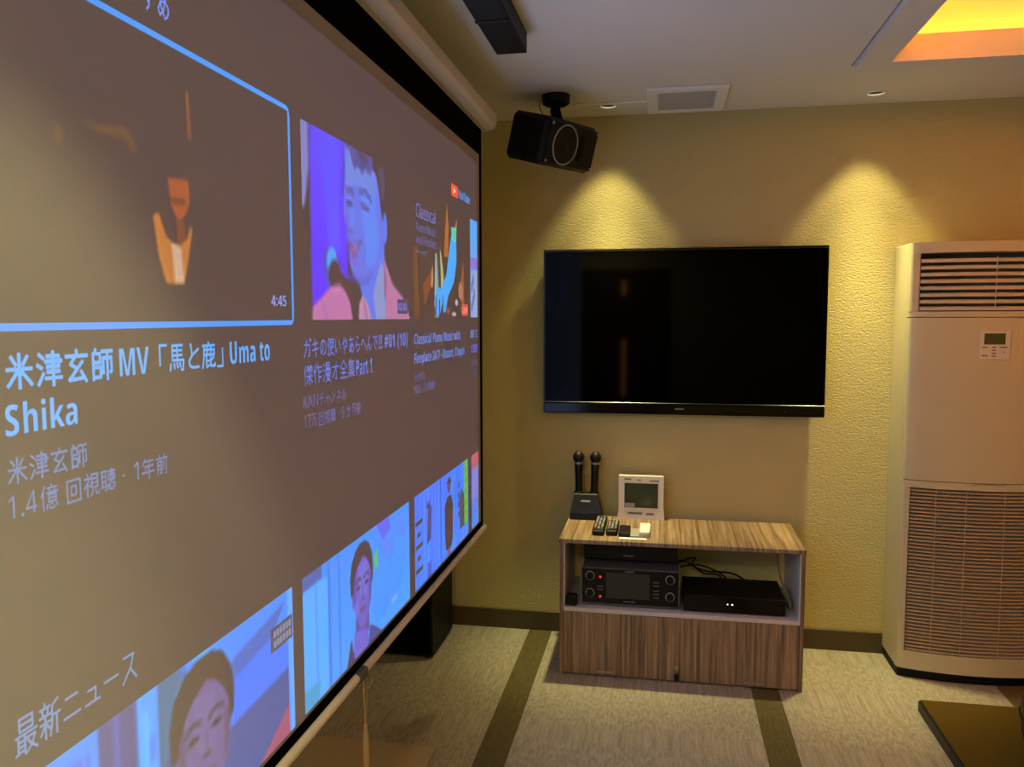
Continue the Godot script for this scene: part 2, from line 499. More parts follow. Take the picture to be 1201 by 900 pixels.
func define_strokes() -> void:
	GLYPH = {
		"米": [[50, 5, 50, 95], [8, 45, 92, 45], [22, 12, 38, 34], [78, 12, 62, 34], [48, 46, 10, 88], [52, 46, 92, 88]],
		"津": [[12, 10, 28, 22], [5, 38, 22, 48], [8, 92, 28, 62], [64, 4, 64, 97], [40, 16, 86, 16, 86, 44], [34, 30, 96, 30], [40, 44, 86, 44], [42, 58, 88, 58], [34, 76, 96, 76]],
		"玄": [[50, 3, 50, 20], [6, 20, 94, 20], [44, 22, 24, 44, 48, 54], [74, 36, 18, 88, 82, 84], [66, 64, 88, 95]],
		"師": [[24, 4, 18, 18], [12, 18, 12, 95], [12, 18, 42, 18, 42, 44, 12, 44], [12, 58, 44, 58, 44, 88, 12, 88], [50, 12, 97, 12], [74, 12, 74, 97], [55, 32, 55, 78], [55, 32, 93, 32, 93, 72, 86, 76]],
		"馬": [[20, 8, 20, 58], [20, 8, 84, 8], [50, 8, 50, 58], [20, 25, 80, 25], [20, 41, 80, 41], [20, 58, 90, 58, 86, 92, 74, 92], [10, 70, 4, 92], [30, 70, 33, 86], [48, 68, 53, 84], [64, 68, 70, 82]],
		"と": [[32, 6, 40, 44], [84, 24, 40, 46, 20, 66, 26, 84, 50, 90, 86, 88]],
		"鹿": [[50, 3, 50, 15], [8, 15, 94, 15], [16, 15, 15, 60, 5, 95], [18, 30, 90, 30], [38, 17, 38, 48], [66, 17, 66, 48], [90, 30, 90, 48], [18, 48, 90, 48], [34, 55, 34, 94, 56, 86], [34, 72, 54, 70], [88, 58, 64, 70], [64, 54, 64, 90, 94, 90, 94, 80]],
		"「": [[55, 5, 55, 72], [55, 5, 95, 5]],
		"」": [[45, 28, 45, 95], [5, 95, 45, 95]],
		"億": [[24, 4, 6, 42], [16, 30, 16, 97], [62, 3, 62, 14], [36, 14, 94, 14], [48, 18, 52, 30], [78, 18, 73, 30], [32, 31, 98, 31], [44, 40, 86, 40, 86, 66, 44, 66, 44, 40], [44, 53, 86, 53], [36, 76, 32, 92], [48, 74, 50, 92, 74, 92, 76, 84], [60, 70, 66, 80], [84, 74, 94, 88]],
		"回": [[12, 10, 88, 10, 88, 94, 12, 94, 12, 10], [36, 34, 64, 34, 64, 68, 36, 68, 36, 34]],
		"視": [[24, 4, 30, 14], [6, 22, 42, 22, 6, 62], [26, 44, 26, 97], [34, 48, 44, 58], [52, 8, 90, 8, 90, 60, 52, 60, 52, 8], [52, 26, 90, 26], [52, 43, 90, 43], [62, 60, 58, 80, 44, 95], [78, 60, 78, 88, 96, 90, 97, 78]],
		"聴": [[4, 10, 46, 10], [12, 10, 12, 78], [36, 10, 36, 95], [12, 32, 36, 32], [12, 54, 36, 54], [4, 78, 46, 72], [74, 2, 74, 26], [52, 14, 96, 14], [54, 28, 94, 28, 94, 50, 54, 50, 54, 28], [67, 28, 67, 50], [80, 28, 80, 50], [54, 66, 50, 88], [62, 62, 64, 90, 84, 90, 86, 80], [72, 56, 78, 68], [90, 64, 97, 84]],
		"年": [[28, 3, 8, 32], [24, 16, 90, 16], [26, 40, 86, 40], [28, 40, 28, 66], [4, 66, 96, 66], [56, 16, 56, 97]],
		"前": [[28, 3, 36, 18], [72, 3, 64, 18], [5, 20, 95, 20], [16, 34, 16, 96], [16, 34, 46, 34, 46, 90, 38, 92], [16, 52, 46, 52], [16, 70, 46, 70], [62, 34, 62, 76], [86, 28, 86, 94, 76, 94]],
		"最": [[22, 4, 78, 4, 78, 36, 22, 36, 22, 4], [22, 20, 78, 20], [4, 46, 96, 46], [16, 46, 16, 88], [44, 46, 44, 97], [16, 60, 44, 60], [16, 74, 44, 74], [4, 90, 46, 84], [52, 58, 88, 58, 76, 78, 52, 96], [56, 64, 72, 82, 97, 96]],
		"新": [[28, 3, 28, 14], [6, 14, 52, 14], [16, 20, 20, 32], [42, 20, 38, 32], [4, 36, 54, 36], [6, 54, 52, 54], [29, 36, 29, 97], [26, 58, 6, 82], [32, 58, 50, 74], [90, 6, 62, 18], [62, 18, 60, 60, 50, 95], [62, 44, 98, 44], [82, 44, 82, 97]],
		"ニ": [[20, 26, 80, 26], [8, 78, 92, 78]],
		"ュ": [[26, 44, 68, 44, 64, 80], [12, 80, 90, 80]],
		"ー": [[10, 50, 90, 50]],
		"ス": [[16, 16, 78, 16, 58, 52, 10, 92], [56, 56, 92, 92]],
		"ガ": [[10, 32, 80, 32, 76, 86, 60, 90], [44, 6, 42, 40, 30, 70, 10, 92], [82, 4, 88, 16], [94, 2, 99, 14]],
		"キ": [[12, 32, 84, 26], [6, 62, 92, 54], [42, 4, 58, 96]],
		"の": [[52, 16, 46, 54, 30, 84, 14, 72, 12, 46, 30, 22, 56, 14, 80, 26, 88, 52, 76, 78, 56, 90]],
		"使": [[26, 4, 6, 42], [16, 30, 16, 97], [32, 14, 98, 14], [40, 28, 92, 28, 92, 54, 40, 54, 40, 28], [66, 3, 66, 60, 50, 84, 30, 96], [40, 62, 60, 82, 97, 96]],
		"い": [[16, 18, 16, 60, 26, 84, 38, 70], [70, 26, 84, 46, 88, 66]],
		"や": [[8, 46, 50, 26, 80, 28, 88, 46, 76, 60, 60, 58], [30, 10, 54, 96], [60, 6, 66, 22]],
		"あ": [[12, 24, 84, 20], [40, 4, 38, 50, 44, 86], [66, 38, 50, 74, 24, 90, 12, 74, 30, 52, 64, 46, 86, 60, 82, 80, 58, 94]],
		"ら": [[34, 6, 62, 16], [26, 28, 20, 62, 50, 50, 78, 58, 76, 80, 36, 94]],
		"へ": [[5, 60, 34, 28, 50, 36, 95, 76]],
		"ん": [[54, 4, 8, 94, 32, 56, 48, 58, 52, 84, 64, 92, 92, 60]],
		"で": [[8, 18, 86, 14, 50, 34, 36, 60, 50, 84, 74, 92], [70, 40, 78, 54], [84, 36, 92, 50]],
		"傑": [[24, 4, 6, 42], [16, 30, 16, 97], [46, 6, 34, 34], [42, 14, 60, 14, 48, 36], [42, 22, 50, 30], [64, 14, 96, 14], [70, 4, 70, 22, 64, 38], [62, 28, 96, 28], [80, 4, 80, 48], [30, 56, 98, 56], [64, 46, 64, 97], [60, 60, 32, 88], [68, 60, 96, 88]],
		"作": [[28, 4, 6, 46], [18, 32, 18, 97], [50, 4, 32, 40], [44, 20, 96, 20], [60, 20, 60, 97], [60, 44, 92, 44], [60, 68, 94, 68]],
		"漫": [[10, 8, 24, 20], [4, 34, 20, 44], [6, 94, 24, 60], [42, 4, 86, 4, 86, 30, 42, 30, 42, 4], [42, 17, 86, 17], [36, 38, 94, 38, 94, 58, 36, 58, 36, 38], [54, 38, 54, 58], [74, 38, 74, 58], [40, 68, 86, 68, 66, 88, 36, 97], [46, 72, 66, 88, 97, 97]],
		"才": [[6, 30, 94, 30], [60, 4, 60, 92, 44, 88], [58, 32, 40, 60, 8, 84]],
		"全": [[50, 3, 6, 44], [50, 3, 94, 44], [28, 46, 72, 46], [20, 68, 80, 68], [50, 46, 50, 92], [6, 93, 94, 93]],
		"集": [[34, 2, 10, 32], [24, 18, 24, 58], [24, 16, 88, 16], [54, 6, 54, 58], [24, 30, 84, 30], [24, 44, 84, 44], [24, 58, 92, 58], [6, 72, 94, 72], [50, 62, 50, 98], [46, 74, 10, 95], [54, 74, 92, 95]],
		"チ": [[76, 6, 20, 18], [6, 42, 94, 42], [52, 14, 50, 60, 26, 94]],
		"ャ": [[14, 52, 84, 40, 72, 62], [34, 28, 50, 95]],
		"ン": [[14, 20, 36, 34], [12, 88, 50, 70, 90, 24]],
		"ネ": [[46, 4, 52, 18], [14, 26, 78, 26, 48, 52, 8, 72], [50, 50, 50, 97], [62, 58, 90, 76]],
		"ル": [[28, 14, 28, 50, 8, 90], [56, 8, 56, 88, 94, 52]],
		"万": [[5, 12, 95, 12], [38, 12, 34, 54, 8, 94], [36, 38, 82, 38, 76, 90, 58, 90]],
		"か": [[8, 32, 60, 28, 62, 50, 54, 88, 40, 84], [38, 4, 32, 44, 10, 90], [72, 22, 90, 56]],
		"月": [[26, 6, 26, 60, 8, 95], [26, 6, 80, 6, 80, 90, 66, 90], [26, 34, 80, 34], [26, 60, 80, 60]],
		"め": [[26, 18, 36, 56, 54, 82], [70, 10, 52, 60, 24, 88, 12, 66, 30, 36, 60, 28, 84, 40, 88, 62, 76, 82, 56, 92]],
		"す": [[6, 24, 94, 20], [56, 4, 56, 46, 46, 64, 34, 52, 46, 40, 56, 52, 52, 78, 36, 95]],
		"人": [[50, 4, 44, 40, 6, 92], [50, 30, 64, 62, 96, 92]],
		"が": [[6, 34, 54, 30, 58, 50, 48, 88, 34, 84], [34, 6, 28, 46, 8, 90], [68, 26, 84, 56], [76, 6, 82, 18], [90, 4, 96, 16]],
		"中": [[14, 24, 86, 24, 86, 60, 14, 60, 14, 24], [50, 3, 50, 97]],
		"・": [[44, 50, 56, 50]],
	}

const PZ0 := 3.31
const PZ1 := 0.828
const PY0 := 0.752
const PY1 := 2.15

func draw_picture() -> ImageTexture:
	define_strokes()
	latin = SystemFont.new()
	latin.font_names = PackedStringArray(["Droid Sans"])
	cv_scale = 4096.0 / (PZ0 - PZ1)
	cv_z = PZ0
	cv_y = PY1
	var black := c8(40, 36, 52)
	cv = Image.create(4096, roundi((PY1 - PY0) * cv_scale), false, Image.FORMAT_RGB8)
	cv.fill(black)
	var title := c8(62, 166, 255)
	var second := c8(70, 112, 225)
	var grey := c8(70, 112, 178)
	var grey2 := c8(70, 88, 165)
	# heading of the row above
	kana("おすすめ", 2.950, 2.812, 1.985, 2.022, 0.0034, c8(95, 140, 245))
	# selected still with its frame
	draw_selected(black)
	roman("4:45", 2.525, 2.464, 1.583, 0.020, c8(130, 150, 235))
	# its caption
	kana("米津玄師", 3.150, 2.968, 1.481, 1.524, 0.0052, title)
	roman("MV", 2.957, 2.893, 1.484, 0.037, title)
	kana("「", 2.892, 2.848, 1.481, 1.524, 0.0046, title)
	kana("馬と鹿", 2.847, 2.719, 1.481, 1.524, 0.0044, title)
	kana("」", 2.718, 2.676, 1.481, 1.524, 0.0046, title)
	roman("Uma to", 2.676, 2.536, 1.484, 0.037, title)
	roman("Shika", 3.151, 3.039, 1.432, 0.034, title)
	kana("米津玄師", 3.154, 3.024, 1.376, 1.408, 0.0032, grey)
	roman("1.4", 3.153, 3.111, 1.339, 0.026, grey, 400)
	kana("億", 3.107, 3.076, 1.336, 1.367, 0.0026, grey)
	kana("回視聴・", 3.067, 2.942, 1.336, 1.367, 0.0028, grey)
	roman("1", 2.936, 2.925, 1.339, 0.026, grey, 400)
	kana("年前", 2.920, 2.857, 1.336, 1.366, 0.0028, grey)
	# second still and caption
	thumb(2.385, 1.690, 1.556, 1.952, 17.0, draw_comedian)
	rect(1.800, 1.712, 1.571, 1.610, c8(52, 44, 96))
	roman("02:43", 1.792, 1.720, 1.580, 0.020, c8(110, 120, 225))
	kana("ガキの使いやあらへんで", 2.396, 1.960, 1.478, 1.519, 0.0036, second)
	roman("!! #01 (10)", 1.952, 1.716, 1.482, 0.035, second)
	kana("傑作漫才全集", 2.397, 2.118, 1.423, 1.466, 0.0034, second)
	roman("Part 1", 2.110, 2.005, 1.425, 0.036, second)
	roman("KAN", 2.399, 2.330, 1.378, 0.025, grey2, 400)
	kana("チャンネル", 2.324, 2.170, 1.374, 1.404, 0.0028, grey2)
	roman("17", 2.397, 2.368, 1.338, 0.026, grey2, 400)
	kana("万", 2.366, 2.336, 1.335, 1.366, 0.0028, grey2)
	kana("回視聴・", 2.330, 2.206, 1.333, 1.364, 0.0028, grey2)
	roman("9", 2.205, 2.188, 1.335, 0.026, grey2, 400)
	kana("か月前", 2.175, 2.084, 1.331, 1.362, 0.0028, grey2)
	# third still and caption
	thumb(1.652, 1.000, 1.560, 1.952, 9.0, draw_fireplace)
	var pale := c8(105, 120, 215)
	roman("Classical", 1.622, 1.412, 1.852, 0.040, pale, 400)
	roman("Piano Music", 1.622, 1.412, 1.812, 0.026, c8(88, 96, 190), 400)
	roman("and Fireplace", 1.622, 1.408, 1.776, 0.026, c8(88, 96, 190), 400)
	roman("for studying", 1.622, 1.520, 1.748, 0.012, c8(88, 96, 170), 400)
	draw_logo()
	rect(1.082, 0.985, 1.566, 1.607, c8(205, 66, 60))
	roman("LIVE", 1.072, 0.996, 1.574, 0.022, c8(240, 150, 140))
	var third := c8(78, 130, 228)
	roman("Classical Piano Music with", 1.652, 1.105, 1.482, 0.030, third)
	roman("Fireplace 24/7 - Mozart, Chopin", 1.653, 1.048, 1.426, 0.030, third)
	roman("Soothify", 1.655, 1.543, 1.374, 0.024, grey2, 400)
	roman("985", 1.657, 1.590, 1.338, 0.024, grey2, 400)
	kana("人が視聴中", 1.575, 1.431, 1.334, 1.362, 0.0026, grey2)
	# fourth still, cut off by the picture's edge
	thumb(0.945, PZ1, 1.560, 1.925, 5.0, func() -> void:
		shade_rect(0.945, PZ1, 1.560, 1.925, c8(60, 160, 240), c8(80, 150, 235))
		rect(0.945, PZ1, 1.742, 1.785, c8(120, 105, 215))
		rect(0.945, PZ1, 1.560, 1.735, c8(125, 160, 215))
		for k in 5:
			blob(0.92 - 0.02 * (k % 3), 1.60 + 0.025 * k, 0.012, 0.018, c8(60, 90, 150)))
	roman("BE C", 0.946, PZ1 + 0.004, 1.482, 0.030, third)
	roman("1309", 0.946, PZ1 + 0.004, 1.426, 0.030, c8(80, 100, 225))
	kana("の中", 0.946, PZ1 + 0.004, 1.374, 1.400, 0.0026, grey2)
	kana("人が", 0.946, PZ1 + 0.004, 1.334, 1.362, 0.0026, grey2)
	# heading of the lower row
	kana("最新ニュース", 3.163, 2.944, 1.066, 1.112, 0.0036, c8(85, 130, 190))
	# lower stills
	thumb(3.170, 2.470, PY0, 1.036, 13.0, draw_anchor)
	rect(2.562, 2.474, 0.938, 0.984, c8(52, 58, 92))
	for r in 2:
		for k in 6:
			rect(2.550 - 0.0122 * k, 2.541 - 0.0122 * k, 0.944 + 0.019 * r, 0.958 + 0.019 * r, c8(120, 132, 170))
	thumb(2.424, 1.722, PY0, 1.036, 12.0, draw_guest)
	thumb(1.669, 1.000, PY0, 1.036, 8.0, draw_street)
	thumb(0.945, PZ1, PY0, 1.036, 4.0, func() -> void:
		shade_rect(0.945, PZ1, PY0, 1.036, c8(190, 80, 95), c8(40, 130, 235))
		rect(0.945, PZ1, 0.86, 0.98, c8(110, 120, 215))
		rect(0.93, 0.87, 0.78, 0.86, c8(50, 120, 235)))
	cv.resize(2048, cv.get_height() / 2, Image.INTERPOLATE_LANCZOS)
	return ImageTexture.create_from_image(cv)

func draw_selected(black: Color) -> void:
	# frame with rounded corners
	var line := c8(20, 145, 255)
	var z0 := 3.165
	var z1 := 2.432
	var y0 := 1.547
	var y1 := 1.962
	var w := 0.009
	var r := 0.018
	rect(z0 - r, z1 + r, y0, y1, line)
	rect(z0, z1, y0 + r, y1 - r, line)
	for c in [[z0 - r, y0 + r], [z1 + r, y0 + r], [z0 - r, y1 - r], [z1 + r, y1 - r]]:
		blob(c[0], c[1], r, r, line)
	thumb(z0 - w, z1 + w, y0 + w, y1 - w, 10.0, func() -> void:
		cv.fill(black)
		# a dim stage: warm patches and a small figure in a pale shirt under a light
		blob(3.050, 1.780, 0.008, 0.013, c8(84, 58, 40))
		poly([3.012, 1.810, 2.985, 1.806, 2.925, 1.814, 2.908, 1.804, 2.900, 1.786, 2.914, 1.784, 2.926, 1.800, 2.985, 1.796], c8(84, 58, 40))
		poly([2.781, 1.900, 2.773, 1.900, 2.770, 1.828, 2.777, 1.828], c8(140, 70, 30))
		poly([2.834, 1.765, 2.780, 1.768, 2.779, 1.735, 2.793, 1.712, 2.812, 1.706, 2.828, 1.725], c8(150, 66, 34))
		poly([2.829, 1.736, 2.790, 1.740, 2.790, 1.730, 2.828, 1.727], c8(100, 44, 32))
		poly([2.815, 1.708, 2.795, 1.708, 2.790, 1.672, 2.815, 1.665], c8(104, 50, 32))
		poly([2.872, 1.706, 2.858, 1.712, 2.842, 1.680, 2.815, 1.664, 2.788, 1.682, 2.778, 1.705, 2.775, 1.690, 2.790, 1.640, 2.800, 1.611, 2.846, 1.611, 2.862, 1.650], c8(176, 104, 44))
		poly([2.830, 1.672, 2.806, 1.668, 2.800, 1.615, 2.824, 1.612], c8(190, 158, 132)))

func draw_comedian() -> void:
	var dark := c8(40, 36, 52)
	cv.fill(dark)
	shade_rect(2.348, 2.15, 1.556, 1.952, c8(72, 56, 250), c8(70, 0, 255))
	poly([2.30, 1.952, 2.20, 1.952, 2.19, 1.70, 2.26, 1.72], c8(64, 62, 252))
	poly([2.385, 1.952, 2.350, 1.952, 2.352, 1.86, 2.368, 1.80, 2.380, 1.775, 2.385, 1.79], c8(112, 118, 190))
	poly([2.352, 1.952, 2.335, 1.952, 2.345, 1.90], c8(50, 40, 180))
	# neck, shirt and jacket
	poly([2.09, 1.67, 1.90, 1.76, 1.90, 1.62, 1.92, 1.556, 2.02, 1.556, 2.06, 1.60], c8(70, 108, 232))
	poly([1.905, 1.720, 1.888, 1.700, 1.84, 1.650, 1.76, 1.620, 1.715, 1.59, 1.69, 1.556, 1.92, 1.556, 1.905, 1.64], c8(172, 108, 158))
	poly([1.99, 1.62, 1.93, 1.70, 1.905, 1.69, 1.895, 1.63, 1.90, 1.556, 1.97, 1.556], c8(118, 140, 200))
	poly([1.905, 1.712, 1.888, 1.66, 1.895, 1.60, 1.905, 1.62], c8(120, 76, 130))
	# head
	poly([2.158, 1.945, 2.162, 1.86, 2.172, 1.80, 2.162, 1.775, 2.156, 1.758, 2.152, 1.735, 2.142, 1.722, 2.144, 1.690, 2.115, 1.655, 2.06, 1.640, 1.99, 1.662, 1.94, 1.705, 1.905, 1.745, 1.89, 1.80, 1.90, 1.87, 1.93, 1.945, 2.05, 1.952], c8(76, 104, 226))
	poly([2.150, 1.93, 2.06, 1.95, 1.97, 1.93, 1.95, 1.86, 2.0, 1.85, 2.10, 1.868, 2.155, 1.86], c8(84, 124, 222))
	poly([2.06, 1.86, 1.965, 1.86, 1.935, 1.75, 1.97, 1.69, 2.03, 1.68, 2.05, 1.75], c8(62, 124, 240))
	poly([2.135, 1.83, 2.112, 1.83, 2.105, 1.775, 2.125, 1.765], c8(52, 124, 240))
	poly([2.160, 1.80, 2.146, 1.80, 2.142, 1.74, 2.155, 1.74], c8(84, 84, 206))
	# hair
	poly([2.162, 1.952, 1.862, 1.952, 1.860, 1.87, 1.880, 1.835, 1.896, 1.80, 1.915, 1.81, 1.935, 1.88, 1.955, 1.915, 2.00, 1.935, 2.06, 1.942], dark)
	poly([1.945, 1.925, 1.90, 1.945, 1.885, 1.90, 1.905, 1.85], c8(54, 56, 96))
	poly([2.135, 1.952, 1.98, 1.952, 1.975, 1.925, 2.00, 1.905, 2.03, 1.915, 2.05, 1.900, 2.08, 1.915, 2.10, 1.902, 2.12, 1.925], c8(56, 66, 150))
	poly([2.09, 1.952, 2.0, 1.952, 2.02, 1.925, 2.06, 1.93], c8(48, 50, 110))
	pencil([2.168, 1.945, 2.163, 1.88, 2.176, 1.835], 0.006, c8(48, 34, 150))
	blob(1.893, 1.790, 0.018, 0.040, c8(84, 104, 222))
	blob(1.891, 1.786, 0.009, 0.026, c8(48, 110, 236))
	# brows, eyes, nose, mouth
	pencil([2.152, 1.848, 2.125, 1.852, 2.110, 1.845], 0.008, c8(58, 54, 130))
	pencil([2.068, 1.858, 2.030, 1.862, 1.990, 1.846], 0.009, c8(50, 56, 140))
	pencil([2.150, 1.820, 2.118, 1.821], 0.009, c8(52, 46, 118))
	pencil([2.060, 1.828, 2.010, 1.822], 0.009, c8(48, 50, 130))
	pencil([2.156, 1.768, 2.140, 1.756, 2.118, 1.760], 0.007, c8(70, 66, 176))
	pencil([2.152, 1.732, 2.110, 1.728, 2.060, 1.742], 0.007, c8(66, 52, 140))
	poly([2.140, 1.728, 2.078, 1.736, 2.090, 1.706, 2.125, 1.700], c8(112, 66, 150))
	poly([2.130, 1.724, 2.088, 1.730, 2.095, 1.718], c8(120, 140, 220))
	pencil([2.138, 1.694, 2.095, 1.690], 0.008, c8(112, 76, 190))
	pencil([2.050, 1.765, 2.035, 1.720, 2.060, 1.690], 0.006, c8(60, 96, 214))
	poly([2.135, 1.672, 2.06, 1.650, 1.98, 1.670, 2.03, 1.640, 2.09, 1.640], c8(62, 84, 200))
	# microphone and hand
	blob(2.252, 1.672, 0.040, 0.044, c8(46, 60, 190))
	blob(2.240, 1.684, 0.030, 0.030, c8(40, 150, 235))
	blob(2.226, 1.655, 0.034, 0.032, dark)
	poly([2.242, 1.680, 2.12, 1.635, 2.06, 1.608, 2.05, 1.556, 2.12, 1.556, 2.19, 1.60, 2.25, 1.635], dark)
	pencil([2.215, 1.695, 2.15, 1.655, 2.10, 1.650], 0.008, c8(50, 40, 190))
	poly([2.350, 1.556, 2.346, 1.585, 2.30, 1.605, 2.25, 1.630, 2.20, 1.636, 2.165, 1.620, 2.14, 1.595, 2.125, 1.556], c8(176, 104, 164))
	poly([2.09, 1.556, 2.085, 1.595, 2.06, 1.615, 2.03, 1.600, 2.00, 1.556], c8(172, 126, 168))
	pencil([2.30, 1.60, 2.27, 1.556], 0.010, c8(150, 92, 176))
	pencil([2.05, 1.60, 2.035, 1.56], 0.008, c8(126, 84, 140))

func draw_fireplace() -> void:
	cv.fill(c8(40, 36, 46))
	poly([1.652, 1.762, 1.615, 1.77, 1.60, 1.56, 1.652, 1.56], c8(92, 52, 22))
	poly([1.56, 1.66, 1.52, 1.68, 1.44, 1.72, 1.47, 1.66, 1.54, 1.60], c8(116, 54, 28))
	var flames := [
		[1.475, 1.66, 1.465, 1.70, 1.452, 1.735, 1.445, 1.68, 1.455, 1.65, 170, 130, 90],
		[1.43, 1.56, 1.422, 1.70, 1.405, 1.775, 1.388, 1.68, 1.385, 1.56, 120, 150, 140],
		[1.36, 1.60, 1.355, 1.72, 1.365, 1.79, 1.325, 1.71, 1.31, 1.60, 160, 160, 100],
		[1.318, 1.76, 1.30, 1.84, 1.275, 1.945, 1.255, 1.86, 1.262, 1.76, 165, 90, 34],
		[1.24, 1.72, 1.20, 1.82, 1.142, 1.905, 1.155, 1.80, 1.17, 1.70, 170, 130, 70],
		[1.10, 1.62, 1.085, 1.70, 1.055, 1.77, 1.045, 1.68, 1.04, 1.60, 150, 70, 30],
	]
	for f in flames:
		poly(f.slice(0, 10), c8(f[10], f[11], f[12]))
	poly([1.44, 1.59, 1.40, 1.66, 1.36, 1.655, 1.29, 1.70, 1.24, 1.80, 1.21, 1.86, 1.155, 1.855, 1.152, 1.75, 1.19, 1.68, 1.27, 1.63, 1.30, 1.58, 1.33, 1.575, 1.345, 1.61, 1.37, 1.57, 1.40, 1.565, 1.42, 1.60], c8(10, 160, 246))
	poly([1.225, 1.865, 1.155, 1.87, 1.153, 1.82, 1.21, 1.82], c8(60, 190, 170))
	pencil([1.43, 1.60, 1.415, 1.76], 0.010, c8(150, 190, 190))
	pencil([1.345, 1.66, 1.36, 1.77], 0.012, c8(170, 186, 130))
	for k in 3:
		rect(1.425 - 0.042 * k, 1.412 - 0.042 * k, 1.565, 1.63 - 0.012 * (k % 2), c8(30, 50, 128))
	poly([1.13, 1.66, 1.10, 1.69, 1.06, 1.665, 1.075, 1.62, 1.12, 1.63], c8(166, 110, 84))
	blob(1.155, 1.612, 0.018, 0.012, c8(170, 170, 185))
	blob(1.19, 1.572, 0.030, 0.008, c8(160, 150, 160))
	rect(1.28, 1.25, 1.57, 1.595, c8(120, 66, 52))

func draw_logo() -> void:
	# red tile with a white triangle, and the word
	rect(1.214, 1.126, 1.972, 2.012, c8(236, 66, 36))
	blob(1.170, 1.992, 0.048, 0.021, c8(236, 66, 36))
	poly([1.187, 2.003, 1.187, 1.981, 1.152, 1.992], c8(255, 205, 180))
	roman("YouTube", 1.118, 0.948, 1.976, 0.030, c8(30, 150, 255))

func draw_face(z: float, y: float, w: float, h: float, skin: Color, lit: Color, dim: Color, lip: Color, hair: Color) -> void:
	# a head seen from the front: z, y its middle, w and h half its width and height
	var p := func(pts: Array, c: Color) -> void:
		var q := []
		for k in range(0, pts.size(), 2):
			q.append(z - pts[k] * w)
			q.append(y + pts[k + 1] * h)
		poly(q, c)
	var line := func(pts: Array, t: float, c: Color) -> void:
		var q := []
		for k in range(0, pts.size(), 2):
			q.append(z - pts[k] * w)
			q.append(y + pts[k + 1] * h)
		pencil(q, t * h, c)
	p.call([-0.80, -0.16, -0.96, -0.02, -1.0, 0.34, -0.86, 0.68, -0.55, 0.90, -0.18, 1.0, 0.22, 1.0, 0.60, 0.88, 0.86, 0.60, 0.94, 0.28, 0.90, -0.02, 0.80, -0.14], hair)
	p.call([-0.78, -0.02, -0.90, -0.10, -0.86, -0.34, -0.72, -0.42], skin)
	p.call([-0.62, -1.2, -0.60, -0.55, 0.50, -0.55, 0.55, -1.2], dim)
	p.call([-0.74, 0.30, -0.66, 0.52, -0.40, 0.62, 0.10, 0.66, 0.52, 0.52, 0.74, 0.18, 0.80, -0.15, 0.70, -0.52, 0.42, -0.86, 0.10, -1.0, -0.22, -0.96, -0.56, -0.66, -0.76, -0.22], skin)
	p.call([-0.30, 0.50, 0.30, 0.48, 0.42, 0.10, 0.30, -0.30, -0.10, -0.36, -0.34, 0.0], lit)
	p.call([-0.70, -0.30, -0.40, -0.20, -0.30, -0.60, -0.50, -0.62], lit)
	p.call([-0.76, 0.30, -0.60, 0.30, -0.62, -0.40, -0.78, -0.10], dim)
	p.call([0.78, 0.10, 0.62, 0.10, 0.55, -0.60, 0.72, -0.40], dim)
	p.call([-0.76, 0.10, -0.72, 0.56, -0.30, 0.74, 0.05, 0.66, -0.36, 0.52, -0.58, 0.36], hair)
	p.call([0.62, 0.55, 0.20, 0.70, 0.58, 0.40], hair)
	for e in [-0.36, 0.34]:
		line.call([e - 0.24, 0.14, e, 0.21, e + 0.24, 0.17], 0.055, dim.lerp(hair, 0.75))
		line.call([e - 0.17, 0.0, e, 0.04, e + 0.17, 0.0], 0.045, dim.lerp(hair, 0.85))
		line.call([e - 0.05, 0.0, e + 0.05, 0.0], 0.075, dim.lerp(hair, 0.9))
	line.call([0.02, 0.02, 0.04, -0.24, -0.06, -0.30], 0.035, dim)
	line.call([-0.10, -0.31, 0.14, -0.31], 0.05, dim.lerp(hair, 0.5))
	p.call([-0.26, -0.55, 0.0, -0.50, 0.26, -0.55, 0.0, -0.64], lip)
	line.call([-0.28, -0.56, 0.28, -0.56], 0.03, lip.lerp(hair, 0.5))

